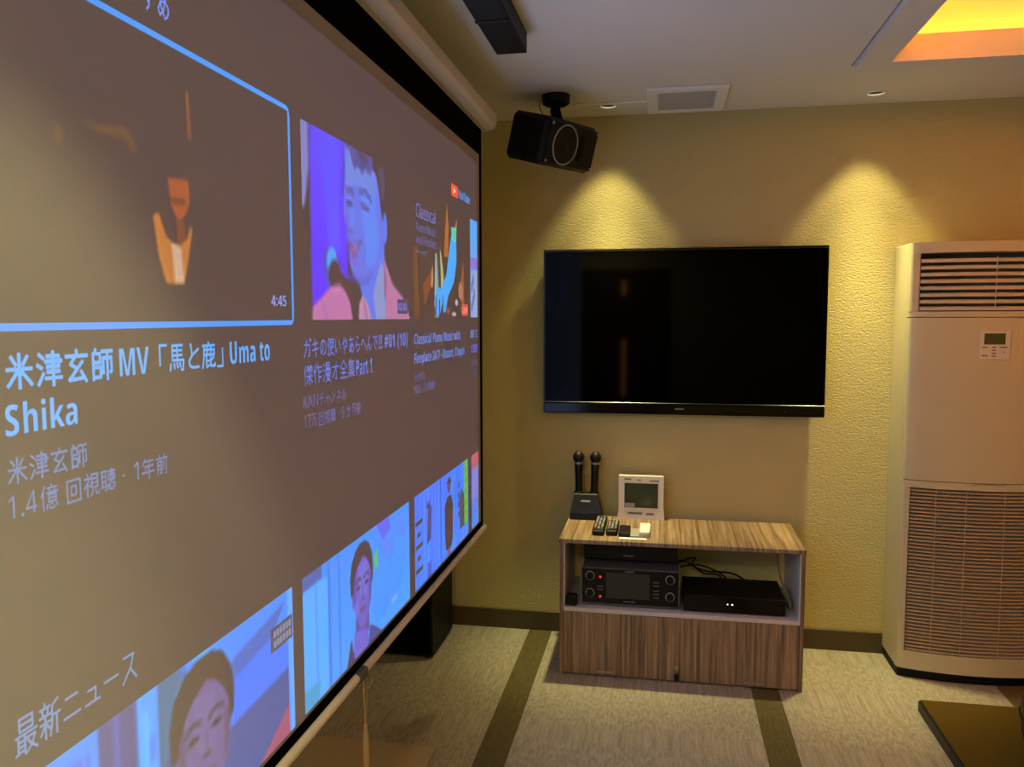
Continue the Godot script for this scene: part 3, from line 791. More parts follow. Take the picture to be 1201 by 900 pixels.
func draw_anchor() -> void:
	var dark := c8(40, 36, 52)
	shade_rect(3.17, 2.47, PY0, 1.036, c8(12, 140, 255), c8(0, 110, 250))
	poly([3.17, 1.0, 3.06, 1.01, 3.035, 0.97, 3.17, 0.93], c8(34, 152, 255))
	roman("IN", 3.090, 3.048, 0.975, 0.040, c8(0, 96, 214))
	rect(3.030, 2.952, PY0, 1.036, c8(56, 66, 140))
	rect(3.000, 2.988, PY0, 1.036, c8(60, 84, 178))
	shade_rect(2.952, 2.905, PY0, 1.036, c8(10, 152, 255), c8(30, 160, 255))
	rect(2.940, 2.925, 0.90, 1.01, c8(44, 172, 255))
	rect(2.925, 2.912, 0.93, 0.97, c8(0, 120, 236))
	shade_rect(2.905, 2.83, PY0, 1.036, c8(20, 100, 190), c8(40, 50, 70))
	poly([2.90, 1.036, 2.86, 1.036, 2.83, 1.0, 2.86, 0.95, 2.90, 0.90], c8(24, 100, 150))
	poly([2.85, 1.036, 2.47, 1.036, 2.47, 1.01, 2.60, 0.96, 2.70, 0.96, 2.80, 1.02], c8(0, 132, 255))
	poly([2.70, 0.985, 2.50, 1.02, 2.56, 0.97, 2.70, 0.93], c8(20, 92, 196))
	poly([2.70, 0.95, 2.49, 0.98, 2.49, 0.88, 2.70, 0.86], c8(0, 112, 255))
	poly([2.76, 0.87, 2.49, 0.885, 2.49, PY0, 2.76, PY0], c8(30, 74, 156))
	poly([2.62, PY0, 2.49, 0.815, 2.49, PY0], c8(150, 66, 116))
	rect(2.492, 2.470, PY0, 1.036, c8(70, 160, 255))
	poly([2.86, 1.0, 2.80, 1.036, 2.76, 1.036, 2.82, 1.0, 2.86, 0.96], c8(40, 170, 255))
	draw_face(2.785, 0.905, 0.095, 0.124, c8(92, 80, 146), c8(98, 88, 156), c8(74, 62, 112), c8(120, 56, 96), dark)
	poly([2.92, PY0, 2.85, 0.795, 2.73, 0.785, 2.65, PY0], c8(44, 42, 74))

func draw_guest() -> void:
	var dark := c8(44, 40, 64)
	shade_rect(2.424, 1.722, PY0, 1.036, c8(0, 136, 255), c8(20, 152, 255))
	rect(2.424, 2.30, PY0, 1.004, c8(40, 164, 255))
	poly([2.424, 1.036, 2.33, 1.036, 2.33, 1.010, 2.424, 1.006], c8(36, 88, 176))
	rect(2.30, 2.285, PY0, 1.036, c8(0, 116, 236))
	rect(2.24, 2.232, PY0, 1.036, c8(0, 104, 226))
	rect(2.365, 2.355, PY0, 1.0, c8(10, 140, 250))
	poly([2.424, 0.80, 2.34, 0.79, 2.36, PY0, 2.424, PY0], c8(10, 150, 210))
	poly([1.99, 1.036, 1.90, 1.036, 1.88, 1.0, 1.95, 0.985], c8(70, 90, 240))
	for f in [[1.93, 0.965, 0.022, 0.026], [1.88, 0.945, 0.020, 0.030], [1.82, 0.985, 0.020, 0.026], [1.78, 0.972, 0.016, 0.022], [1.90, 0.905, 0.018, 0.030]]:
		blob(f[0], f[1], f[2], f[3], c8(62, 124, 246))
	poly([2.04, 0.86, 1.85, 0.94, 1.76, 0.90, 1.80, 0.80, 2.0, 0.78], c8(0, 140, 255))
	blob(1.86, 0.80, 0.03, 0.008, c8(110, 155, 250))
	poly([2.016, 0.965, 1.985, 0.975, 1.985, 0.930, 2.01, 0.925], c8(60, 180, 120))
	draw_face(2.094, 0.915, 0.078, 0.105, c8(88, 84, 196), c8(96, 100, 212), c8(66, 58, 160), c8(128, 48, 130), dark)
	poly([2.150, 0.82, 2.07, 0.80, 2.045, PY0, 2.16, PY0], c8(84, 88, 206))
	poly([2.17, 0.81, 2.152, PY0, 2.20, PY0], c8(36, 40, 100))
	poly([2.045, 0.80, 2.00, 0.775, 1.96, PY0, 2.06, PY0], c8(30, 60, 150))

func draw_street() -> void:
	var dark := c8(42, 36, 52)
	shade_rect(1.669, 1.000, PY0, 1.036, c8(20, 106, 255), c8(0, 122, 255))
	for k in 16:
		rect(1.66 - 0.041 * k, 1.648 - 0.041 * k, PY0, 1.036, c8(30 + 20 * (k % 3), 112 + 16 * ((k * 5) % 4), 246))
	for k in 5:
		rect(1.660 - 0.016 * (k % 2), 1.59 + 0.02 * (k % 2), 0.80 + 0.036 * k, 0.812 + 0.036 * k, c8(66, 46, 56))
	poly([1.545, 0.86, 1.50, 0.87, 1.49, 0.97, 1.53, 0.985], c8(46, 56, 120))
	poly([1.55, 0.975, 1.535, 1.0, 1.525, 0.98, 1.51, 1.005, 1.505, 0.97], c8(30, 40, 120))
	rect(1.54, 1.50, PY0, 0.80, c8(40, 70, 200))
	rect(1.39, 1.37, PY0, 1.036, c8(0, 80, 216))
	poly([1.335, 0.93, 1.30, 0.955, 1.25, 0.955, 1.225, 0.91, 1.235, 0.80, 1.25, 0.775, 1.32, 0.775, 1.335, 0.84], dark)
	blob(1.278, 0.990, 0.022, 0.026, c8(76, 58, 118))
	poly([1.31, 1.002, 1.27, 1.022, 1.245, 0.998, 1.26, 0.995], dark)
	rect(1.30, 1.262, PY0, 0.778, c8(104, 76, 130))
	rect(1.200, 1.194, 0.80, 0.99, c8(20, 50, 150))
	for k in 4:
		blob(1.145, 0.86 + 0.035 * k, 0.010, 0.012, c8(24, 44, 110))
	poly([1.135, 0.92, 1.10, 0.945, 1.06, 0.91, 1.065, 0.80, 1.13, 0.80], c8(44, 66, 84))
	rect(1.062, 1.012, 0.80, 1.036, c8(84, 185, 30))
	for k in 5:
		blob(1.037, 0.84 + 0.04 * k, 0.010, 0.012, c8(110, 130, 40))

# ---------------------------------------------------------------- room
func quad_xz(st: SurfaceTool, x0: float, x1: float, z0: float, z1: float, y: float, up: bool) -> void:
	if x1 - x0 < 1e-4 or z1 - z0 < 1e-4:
		return
	var q := [Vector3(x0, y, z0), Vector3(x1, y, z0), Vector3(x1, y, z1), Vector3(x0, y, z1)]
	if up:
		q.reverse()
	face(st, q)

const LIGHT_X := [-0.25, 0.872]
const LIGHT_Z := [0.184, 3.20]
const HOLE := 0.034
const CELL := 0.06

func make_ceiling() -> void:
	var st := tool()
	var xa := -1.5
	var xb := 3.3
	var y := 2.5
	quad_xz(st, xa, xb, -0.1, LIGHT_Z[0] - CELL, y, false)
	# a slot in the ceiling runs along the frame of the raised part
	var g0 := 0.6850
	var g1 := 0.6975
	var gt := 2.5135
	quad_xz(st, xa, xb, LIGHT_Z[0] + CELL, 0.588, y, false)
	quad_xz(st, g1, xb, 0.588, 0.666, y, false)
	quad_xz(st, xa, g0, 0.588, 2.98, y, false)
	quad_xz(st, g1, 0.81, 0.666, 2.9, y, false)
	quad_xz(st, g1, xb, 2.9, 2.98, y, false)
	quad_xz(st, g0, g1, 0.588, 2.98, gt, false)
	face(st, [Vector3(g0, y, 2.98), Vector3(g0, y, 0.588), Vector3(g0, gt, 0.588), Vector3(g0, gt, 2.98)])
	face(st, [Vector3(g1, y, 0.588), Vector3(g1, y, 2.98), Vector3(g1, gt, 2.98), Vector3(g1, gt, 0.588)])
	face(st, [Vector3(g0, y, 0.588), Vector3(g1, y, 0.588), Vector3(g1, gt, 0.588), Vector3(g0, gt, 0.588)])
	face(st, [Vector3(g1, y, 2.98), Vector3(g0, y, 2.98), Vector3(g0, gt, 2.98), Vector3(g1, gt, 2.98)])
	quad_xz(st, 3.0, xb, 0.666, 2.9, y, false)
	quad_xz(st, xa, xb, 2.98, LIGHT_Z[1] - CELL, y, false)
	quad_xz(st, xa, xb, LIGHT_Z[1] + CELL, 5.7, y, false)
	for lz in LIGHT_Z:
		var x := xa
		for lx in LIGHT_X:
			quad_xz(st, x, lx - CELL, lz - CELL, lz + CELL, y, false)
			x = lx + CELL
			# a square cell with a round hole
			var n := 24
			for k in n:
				var d0 := Vector2.from_angle(TAU * k / n)
				var d1 := Vector2.from_angle(TAU * (k + 1) / n)
				var s0: Vector2 = d0 * CELL / maxf(absf(d0.x), absf(d0.y))
				var s1: Vector2 = d1 * CELL / maxf(absf(d1.x), absf(d1.y))
				var q := []
				for v in [d0 * HOLE, s0, s1, d1 * HOLE]:
					q.append(Vector3(lx + v.x, y, lz + v.y))
				face(st, q)
		quad_xz(st, x, xb, lz - CELL, lz + CELL, y, false)
	# upper side of the slab, so that it has thickness
	quad_xz(st, xa, xb, -0.1, 0.40, 2.62, true)
	quad_xz(st, xa, 0.55, 0.40, 3.15, 2.62, true)
	quad_xz(st, 3.22, xb, 0.40, 3.15, 2.62, true)
	quad_xz(st, xa, xb, 3.15, 5.7, 2.62, true)
	var c := structure("ceiling", st.commit(), M.ceiling_paint)
	# raised part: upstand, ledge behind it, pocket wall, upper ceiling
	var x0 := 0.81
	var x1 := 3.0
	var z0 := 0.666
	var z1 := 2.9
	var p := 0.135
	var up := tool()
	var lip := 2.58
	add_box(up, Vector3(x0 - 0.02, 2.5, z0 - 0.02), Vector3(x1 + 0.02, lip, z0))
	add_box(up, Vector3(x0 - 0.02, 2.5, z1), Vector3(x1 + 0.02, lip, z1 + 0.02))
	add_box(up, Vector3(x0 - 0.02, 2.5, z0), Vector3(x0, lip, z1))
	add_box(up, Vector3(x1, 2.5, z0), Vector3(x1 + 0.02, lip, z1))
	put(c, "cove_upstand", up.commit(), M.ceiling_paint)
	var lg := tool()
	var fl := 2.535
	add_box(lg, Vector3(x0 - p, fl - 0.02, z0 - p), Vector3(x1 + p, fl, z0 - 0.02))
	add_box(lg, Vector3(x0 - p, fl - 0.02, z1 + 0.02), Vector3(x1 + p, fl, z1 + p))
	add_box(lg, Vector3(x0 - p, fl - 0.02, z0 - 0.02), Vector3(x0 - 0.02, fl, z1 + 0.02))
	add_box(lg, Vector3(x1 + 0.02, fl - 0.02, z0 - 0.02), Vector3(x1 + p, fl, z1 + 0.02))
	put(c, "cove_ledge", lg.commit(), M.ceiling_paint)
	var pw := tool()
	var top := 2.80
	add_box(pw, Vector3(x0 - p - 0.05, fl - 0.02, z0 - p - 0.05), Vector3(x1 + p + 0.05, top, z0 - p))
	add_box(pw, Vector3(x0 - p - 0.05, fl - 0.02, z1 + p), Vector3(x1 + p + 0.05, top, z1 + p + 0.05))
	add_box(pw, Vector3(x0 - p - 0.05, fl - 0.02, z0 - p), Vector3(x0 - p, top, z1 + p))
	add_box(pw, Vector3(x1 + p, fl - 0.02, z0 - p), Vector3(x1 + p + 0.05, top, z1 + p))
	put(c, "cove_wall", pw.commit(), M.ceiling_paint)
	put(c, "raised_ceiling", chamfered(Vector3(x1 - x0 + 2 * p + 0.1, 0.05, z1 - z0 + 2 * p + 0.1), 0.0), M.ceiling_paint, Vector3((x0 + x1) / 2, top + 0.025, (z0 + z1) / 2))
	# flat frame round the opening, standing a little below the ceiling
	var fr := tool()
	var f0 := 2.486
	add_box(fr, Vector3(0.698, f0, 0.588), Vector3(3.10, 2.5, z0))
	add_box(fr, Vector3(0.698, f0, z1), Vector3(3.10, 2.5, 2.98))
	add_box(fr, Vector3(0.698, f0, z0), Vector3(x0, 2.5, z1))
	add_box(fr, Vector3(x1, f0, z0), Vector3(3.10, 2.5, z1))
	put(c, "cove_frame", fr.commit(), M.ceiling_paint)


func make_room() -> void:
	var f := structure("floor", chamfered(Vector3(4.9, 0.1, 5.9), 0.0), M.floor_vinyl, Vector3(0.9, -0.05, 2.8))
	for x in [-0.578, 0.442, 1.462, 2.482]:
		bx(f, "dark_strip", Vector3(x - 0.056, -0.004, 0.0), Vector3(x + 0.056, 0.0008, 5.6), M.floor_band, 0.0)
	structure("wall_back", chamfered(Vector3(4.9, 2.75, 0.1), 0.0), M.wallpaper, Vector3(0.9, 1.275, -0.05))
	structure("wall_left", chamfered(Vector3(0.1, 2.75, 5.9), 0.0), M.wallpaper, Vector3(-1.45, 1.275, 2.8))
	structure("wall_right", chamfered(Vector3(0.1, 2.75, 5.9), 0.0), M.wallpaper, Vector3(3.25, 1.275, 2.8))
	structure("wall_rear", chamfered(Vector3(4.9, 2.75, 0.1), 0.0), M.wallpaper, Vector3(0.9, 1.275, 5.65))
	structure("baseboard_back", chamfered(Vector3(4.58, 0.097, 0.012), 0.002), M.baseboard, Vector3(0.90, 0.0485, 0.006))
	structure("baseboard_left", chamfered(Vector3(0.012, 0.097, 5.56), 0.002), M.baseboard, Vector3(-1.394, 0.0485, 2.8))
	structure("baseboard_right", chamfered(Vector3(0.012, 0.097, 5.56), 0.002), M.baseboard, Vector3(3.194, 0.0485, 2.8))
	make_ceiling()
	# entrance door behind the camera, with lit slots of glass that the television mirrors
	var d := structure("door_1", chamfered(Vector3(0.86, 2.05, 0.04), 0.003), M.door_wood, Vector3(-0.43, 1.026, 5.575))
	bx(d, "door_window", Vector3(-0.455, 0.66, 5.553), Vector3(-0.405, 1.30, 5.5545), M.lit_glass, 0.0)
	bx(d, "door_window", Vector3(-0.455, 1.80, 5.553), Vector3(-0.405, 1.97, 5.5545), M.lit_glass, 0.0)
	var fr := structure("trim_1", chamfered(Vector3(0.05, 2.10, 0.05), 0.003), M.door_wood, Vector3(-0.888, 1.05, 5.573))
	bx(fr, "frame_post", Vector3(0.003, 0.0, 5.548), Vector3(0.053, 2.10, 5.598), M.door_wood, 0.003)
	bx(fr, "frame_head", Vector3(-0.8625, 2.0535, 5.548), Vector3(0.0025, 2.10, 5.598), M.door_wood, 0.003)
	bx(d, "door_handle", Vector3(-0.09, 0.90, 5.50), Vector3(-0.065, 1.25, 5.525), M.steel)
	for y in [0.95, 1.20]:
		bx(d, "handle_post", Vector3(-0.085, y, 5.525), Vector3(-0.07, y + 0.02, 5.555), M.steel, 0.001)

# ---------------------------------------------------------------- lamps
func make_downlight(at: Vector3, label: String, power: float) -> void:
	var t := thing("downlight", label, "light", at, "small round ceiling downlights")
	put(t, "trim_ring", ring_mesh(HOLE + 0.003, 0.0045, 32), M.vent_white, at + Vector3(0, -0.001, 0))
	put(t, "reflector", lathe([[HOLE, 0.0], [HOLE * 0.9, 0.024], [0.0, 0.0245]], 24), M.shade_white, at)
	put(t, "lamp", lathe([[0.0, 0.0185], [0.018, 0.0185], [0.018, 0.023], [0.0, 0.023]], 20), M.lamp_disc, at)
	# a strong core straight down inside a wider beam and a weak spill, as a pinhole lamp throws
	for e in [["downlight_core", 3.0 * power, 18.0, 1.0], ["downlight_beam", 1.6 * power, 26.0, 1.0], ["downlight_spill", 0.42 * power, 36.0, 0.4]]:
		var s := SpotLight3D.new()
		s.name = e[0]
		t.add_child(s, true)
		s.position = Vector3(0, -0.008, 0)
		s.rotation.x = -PI / 2
		s.light_color = Color(1.0, 0.935, 0.62)
		s.light_energy = e[1]
		s.light_size = 0.03
		s.spot_angle = e[2]
		s.spot_angle_attenuation = e[3]
		s.spot_range = 9.0
		s.spot_attenuation = 2.0
		s.shadow_enabled = true

func make_cove_light() -> void:
	# four strips on the ledge behind the upstand
	for e in [
		[Vector3(0.84, 2.537, 0.595), Vector3(2.97, 2.552, 0.615), "warm LED strip in ceiling cove along the television wall", 0.8],
		[Vector3(0.84, 2.537, 2.951), Vector3(2.97, 2.552, 2.971), "warm LED strip in ceiling cove along the edge facing the television", 1.6],
		[Vector3(0.739, 2.537, 0.70), Vector3(0.759, 2.552, 2.866), "warm LED strip in ceiling cove along the edge nearest the projection screen", 1.4],
		[Vector3(3.051, 2.537, 0.70), Vector3(3.071, 2.552, 2.866), "warm LED strip in ceiling cove along the edge farthest from the projection screen", 1.6],
	]:
		var lo: Vector3 = e[0]
		var hi: Vector3 = e[1]
		var mid := (lo + hi) / 2
		var t := thing("led_strip_light", e[2], "light", Vector3(mid.x, lo.y, mid.z), "cove light strips")
		bx(t, "base_profile", lo - Vector3(0.003, 0.002, 0.003), Vector3(hi.x + 0.003, lo.y + 0.004, hi.z + 0.003), M.vent_white, 0.0)
		bx(t, "led_diffuser", lo + Vector3(0, 0.0045, 0), hi, M.cove_led, 0.001)
		var a := AreaLight3D.new()
		a.name = "strip_glow"
		t.add_child(a, true)
		a.position = Vector3(0, hi.y - lo.y + 0.004, 0)
		a.rotation.x = PI / 2
		a.area_size = Vector2(hi.x - lo.x, hi.z - lo.z)
		a.light_color = Color(1.0, 0.585, 0.16)
		a.light_energy = COVE_ENERGY * e[3]
		a.area_range = 9.0
		a.area_attenuation = 2.0
		a.shadow_enabled = true

func make_fill_panel() -> void:
	# unseen ceiling panel behind the camera, added as fill light for the room
	var at := Vector3(-0.58, 2.4995, 4.85)
	var t := thing("fill_panel_light", "added square fill light on the ceiling over the rear of the room", "light", at)
	bx(t, "light_frame", at + Vector3(-0.32, -0.030, -0.32), at + Vector3(0.32, 0, 0.32), M.vent_white, 0.004)
	bx(t, "light_diffuser", at + Vector3(-0.30, -0.034, -0.30), at + Vector3(0.30, -0.0302, 0.30), M.fill_panel_glow, 0.001)
	var a := AreaLight3D.new()
	a.name = "panel_fill"
	t.add_child(a, true)
	a.position = Vector3(0, -0.038, 0)
	a.rotation.x = -PI / 2
	a.area_size = Vector2(0.6, 0.6)
	a.light_color = Color(1.0, 0.95, 0.78)
	a.light_energy = FILL_PANEL_ENERGY
	a.area_range = 9.0
	a.area_attenuation = 2.0
	a.shadow_enabled = true

# ---------------------------------------------------------------- projection screen
func make_screen() -> void:
	var t := thing("projection_screen", "large roll-down projection screen with black border showing a video menu", "screen", Vector3(-0.706, 0.70, 2.0))
	bx(t, "black_border", Vector3(-0.7096, 0.716, 0.738), Vector3(-0.7080, 2.30, 3.40), M.black_fabric, 0.0)
	bx(t, "white_fabric", Vector3(-0.7079, 0.744, 0.787), Vector3(-0.7066, 2.187, 3.345), M.screen_fabric, 0.0)
	var st := tool()
	var x := -0.706
	face(st, [Vector3(x, PY0, PZ0), Vector3(x, PY0, PZ1), Vector3(x, PY1, PZ1), Vector3(x, PY1, PZ0)], [Vector2(0, 1), Vector2(1, 1), Vector2(1, 0), Vector2(0, 0)])
	var pm := mat("projected_menu", Color(0.60, 0.595, 0.59), 0.95, 0.0, 0.1)
	pm.texture_repeat = false
	pm.emission_enabled = true
	pm.emission = Color(0, 0, 0)
	pm.emission_texture = draw_picture()
	pm.emission_energy_multiplier = 0.8
	var pic := put(t, "screen_picture", st.commit(), pm, Vector3.ZERO)
	pic.set_meta("label", "projected video menu with stills and Japanese captions")
	# roller case
	var prof := []
	for e in [[-0.654, 2.352], [-0.660, 2.357], [-0.750, 2.357], [-0.756, 2.350], [-0.756, 2.300], [-0.748, 2.292], [-0.690, 2.292], [-0.664, 2.300], [-0.655, 2.314]]:
		prof.append(Vector2(e[0], e[1]))
	put(t, "roller_case", along_z(prof, 0.735, 3.50), M.case_white)
	var cap := []
	for v in prof:
		cap.append(Vector2(-0.705, 2.325) + (v - Vector2(-0.705, 2.325)) * 1.06)
	put(t, "end_cap", along_z(cap, 0.712, 0.7345), M.case_white)
	put(t, "end_cap", along_z(cap, 3.5005, 3.52), M.case_white)
	bx(t, "cap_slot", Vector3(-0.6538, 2.322, 0.716), Vector3(-0.6518, 2.334, 0.728), M.black_plastic, 0.0)
	for z in [2.15, 3.20]:
		bx(t, "hanger", Vector3(-0.72, 2.358, z), Vector3(-0.69, 2.4995, z + 0.03), M.case_white)
	# weight bar
	put(t, "weight_bar", tube([Vector3(-0.706, 0.704, 0.742), Vector3(-0.706, 0.704, 3.40)], 0.0115, 14), M.case_white)
	put(t, "bar_cap", tube([Vector3(-0.706, 0.704, 0.730), Vector3(-0.706, 0.704, 0.7415)], 0.0135, 14), M.case_white)
	put(t, "bar_cap", tube([Vector3(-0.706, 0.704, 3.4005), Vector3(-0.706, 0.704, 3.412)], 0.0135, 14), M.case_white)
	bx(t, "bar_sleeve", Vector3(-0.7200, 0.6905, 2.10), Vector3(-0.6920, 0.7170, 2.15), M.grey_plastic, 0.003)
	put(t, "hook", tube(smooth_path([Vector3(-0.699, 0.690, 2.085), Vector3(-0.695, 0.672, 2.070), Vector3(-0.697, 0.656, 2.082), Vector3(-0.702, 0.660, 2.100)]), 0.0022), M.steel)
	# pull cord: two strands, then a knot and a plaited tail
	var cord := thing("pull_cord", "cream pull cord hanging from the bottom bar of the projection screen", "cord", Vector3(-0.692, 0.35, 2.13))
	put(cord, "loop", tube(smooth_path([Vector3(-0.690, 0.588, 2.131), Vector3(-0.689, 0.63, 2.1265), Vector3(-0.690, 0.675, 2.121), Vector3(-0.691, 0.6885, 2.127), Vector3(-0.691, 0.6885, 2.134), Vector3(-0.690, 0.675, 2.141), Vector3(-0.689, 0.63, 2.1375), Vector3(-0.690, 0.588, 2.133)]), 0.0020), M.cord_cream)
	put(cord, "tail", lathe([[0.0, 0.35], [0.006, 0.352], [0.0075, 0.40], [0.0065, 0.46], [0.0085, 0.50], [0.0078, 0.55], [0.005, 0.575], [0.0055, 0.585], [0.0, 0.59]], 12), M.cord_cream, Vector3(-0.690, 0, 2.132))
	var a := AreaLight3D.new()
	a.name = "screen_glow"
	t.add_child(a, true)
	a.position = Vector3(0.012, 0.74, 0.07)
	a.rotation.y = -PI / 2
	a.area_size = Vector2(PZ0 - PZ1, PY1 - PY0)
	a.light_color = Color(0.74, 0.80, 1.0)
	a.light_energy = SCREEN_ENERGY
	a.area_range = 9.0
	a.area_attenuation = 2.0
	a.shadow_enabled = true

func along_z(profile: Array, z0: float, z1: float) -> ArrayMesh:
	# profile: Vector2(x, y), convex
	var st := tool()
	var n := profile.size()
	var mid := Vector2.ZERO
	for v in profile:
		mid += v / n
	for i in n:
		var a: Vector2 = profile[i]
		var b: Vector2 = profile[(i + 1) % n]
		if (a - mid).cross(b - mid) < 0:
			var k := a
			a = b
			b = k
		face(st, [Vector3(a.x, a.y, z1), Vector3(a.x, a.y, z0), Vector3(b.x, b.y, z0), Vector3(b.x, b.y, z1)])
	var idx := Geometry2D.triangulate_polygon(PackedVector2Array(profile))
	for e in [[z1, 1.0], [z0, -1.0]]:
		for k in range(0, idx.size(), 3):
			var q := []
			for j in 3:
				q.append(Vector3(profile[idx[k + j]].x, profile[idx[k + j]].y, e[0]))
			if (q[1] - q[0]).cross(q[2] - q[0]).z * e[1] < 0:
				q.reverse()
			face(st, q)
	return st.commit()

# ---------------------------------------------------------------- television
func make_tv() -> void:
	var x0 := -0.557
	var x1 := 0.7265
	var y0 := 1.1035
	var y1 := 1.8765
	var t := thing("television", "large black flat television mounted on the textured wall", "television", Vector3(0.084, y0, 0.0))
	bx(t, "wall_bracket", Vector3(-0.15, 1.32, 0.001), Vector3(0.32, 1.66, 0.024), M.satin_black)
	bx(t, "rear_cover", Vector3(x0 + 0.02, y0 + 0.018, 0.0245), Vector3(x1 - 0.02, y1 - 0.019, 0.050), M.satin_black, 0.010)
	bx(t, "screen_glass", Vector3(x0 + 0.010, y0 + 0.0545, 0.0505), Vector3(x1 - 0.010, y1 - 0.0105, 0.0675), M.tv_glass, 0.0)
	bx(t, "bezel", Vector3(x0, y1 - 0.010, 0.0505), Vector3(x1, y1, 0.07), M.gloss_black, 0.002)
	bx(t, "bezel", Vector3(x0, y0 + 0.0545, 0.0505), Vector3(x0 + 0.0095, y1 - 0.0105, 0.07), M.gloss_black, 0.002)
	bx(t, "bezel", Vector3(x1 - 0.0095, y0 + 0.0545, 0.0505), Vector3(x1, y1 - 0.0105, 0.07), M.gloss_black, 0.002)
	bx(t, "chrome_strip", Vector3(x0, y0 + 0.0495, 0.0505), Vector3(x1, y0 + 0.054, 0.0715), M.chrome, 0.002)
	var b := bx(t, "speaker_bar", Vector3(x0, y0, 0.0505), Vector3(x1, y0 + 0.049, 0.071), M.gloss_black, 0.004)
	bx(b, "maker_mark", Vector3(0.062, y0 + 0.024, 0.0711), Vector3(0.104, y0 + 0.031, 0.0716), M.grey_metal, 0.0)
	bx(b, "indicator", Vector3(0.552, y0 + 0.022, 0.0711), Vector3(0.558, y0 + 0.025, 0.0716), M.grey_plastic, 0.0)

# ---------------------------------------------------------------- cabinet and what is on and in it
func make_cabinet() -> void:
	var x0 := -0.424
	var x1 := 0.592
	var zb := 0.05
	var zf := 0.486
	var t := thing("low_cabinet", "low striped wood equipment cabinet with open white shelf below television", "cabinet", Vector3(0.084, 0, 0.27))
	bx(t, "side_panel", Vector3(x0, 0.0, zb), Vector3(x0 + 0.016, 0.586, zf), M.striped_wood, 0.001)
	bx(t, "side_panel", Vector3(x1 - 0.016, 0.0, zb), Vector3(x1, 0.586, zf), M.striped_wood, 0.001)
	bx(t, "top_panel", Vector3(x0 - 0.004, 0.5865, zb), Vector3(x1 + 0.002, 0.605, zf + 0.004), M.striped_wood, 0.0015)
	bx(t, "inner_lining", Vector3(x0 + 0.0165, 0.302, zb + 0.002), Vector3(x0 + 0.021, 0.586, zf - 0.002), M.white_laminate, 0.0)
	bx(t, "inner_lining", Vector3(x1 - 0.021, 0.302, zb + 0.002), Vector3(x1 - 0.0165, 0.586, zf - 0.002), M.white_laminate, 0.0)
	bx(t, "shelf", Vector3(x0 + 0.0165, 0.284, zb), Vector3(x1 - 0.0165, 0.3015, zf - 0.001), M.white_laminate, 0.001)
	bx(t, "bottom_panel", Vector3(x0 + 0.0165, 0.012, zb), Vector3(x1 - 0.0165, 0.03, zf - 0.022), M.striped_wood, 0.001)
	bx(t, "back_panel", Vector3(x0 + 0.0165, 0.0305, zb), Vector3(x1 - 0.0165, 0.2835, zb + 0.006), M.striped_wood, 0.0)
	var f := bx(t, "flap_door", Vector3(x0 + 0.0175, 0.008, zf - 0.019), Vector3(x1 - 0.0175, 0.2828, zf), M.striped_wood, 0.001)
	for x in [-0.224, 0.39]:
		bx(f, "recessed_pull", Vector3(x - 0.037, 0.0185, zf + 0.0002), Vector3(x + 0.037, 0.0275, zf + 0.003), M.steel, 0.001)
	var lock := put(f, "lock", tube([Vector3(0.077, 0.068, zf + 0.0002), Vector3(0.077, 0.068, zf + 0.007)], 0.009, 16), M.steel, Vector3.ZERO)
	org[lock] = Vector3.ZERO
	# key and fob in the lock
	var k := thing("key", "small key with black fob hanging from the cabinet lock", "key", Vector3(0.077, 0.02, zf + 0.012))
	bx(k, "key_bow", Vector3(0.071, 0.055, zf + 0.0085), Vector3(0.083, 0.077, zf + 0.0105), M.steel, 0.001)
	put(k, "split_ring", ring_turned(0.009, 0.0011, Vector3(0.078, 0.052, zf + 0.012), Vector3(0, 0, PI / 2)), M.steel)
	bx(k, "fob", Vector3(0.070, 0.012, zf + 0.008), Vector3(0.086, 0.043, zf + 0.014), M.black_plastic, 0.002)

func ring_turned(r: float, tr: float, at: Vector3, turn: Vector3) -> ArrayMesh:
	var st := tool()
	st.append_from(ring_mesh(r, tr, 20), 0, Transform3D(Basis.from_euler(turn), at))
	return st.commit()

func rod_z(r: float, x: float, y: float, z0: float, z1: float, segs := 18) -> ArrayMesh:
	return tube([Vector3(x, y, z0), Vector3(x, y, z1)], r, segs)

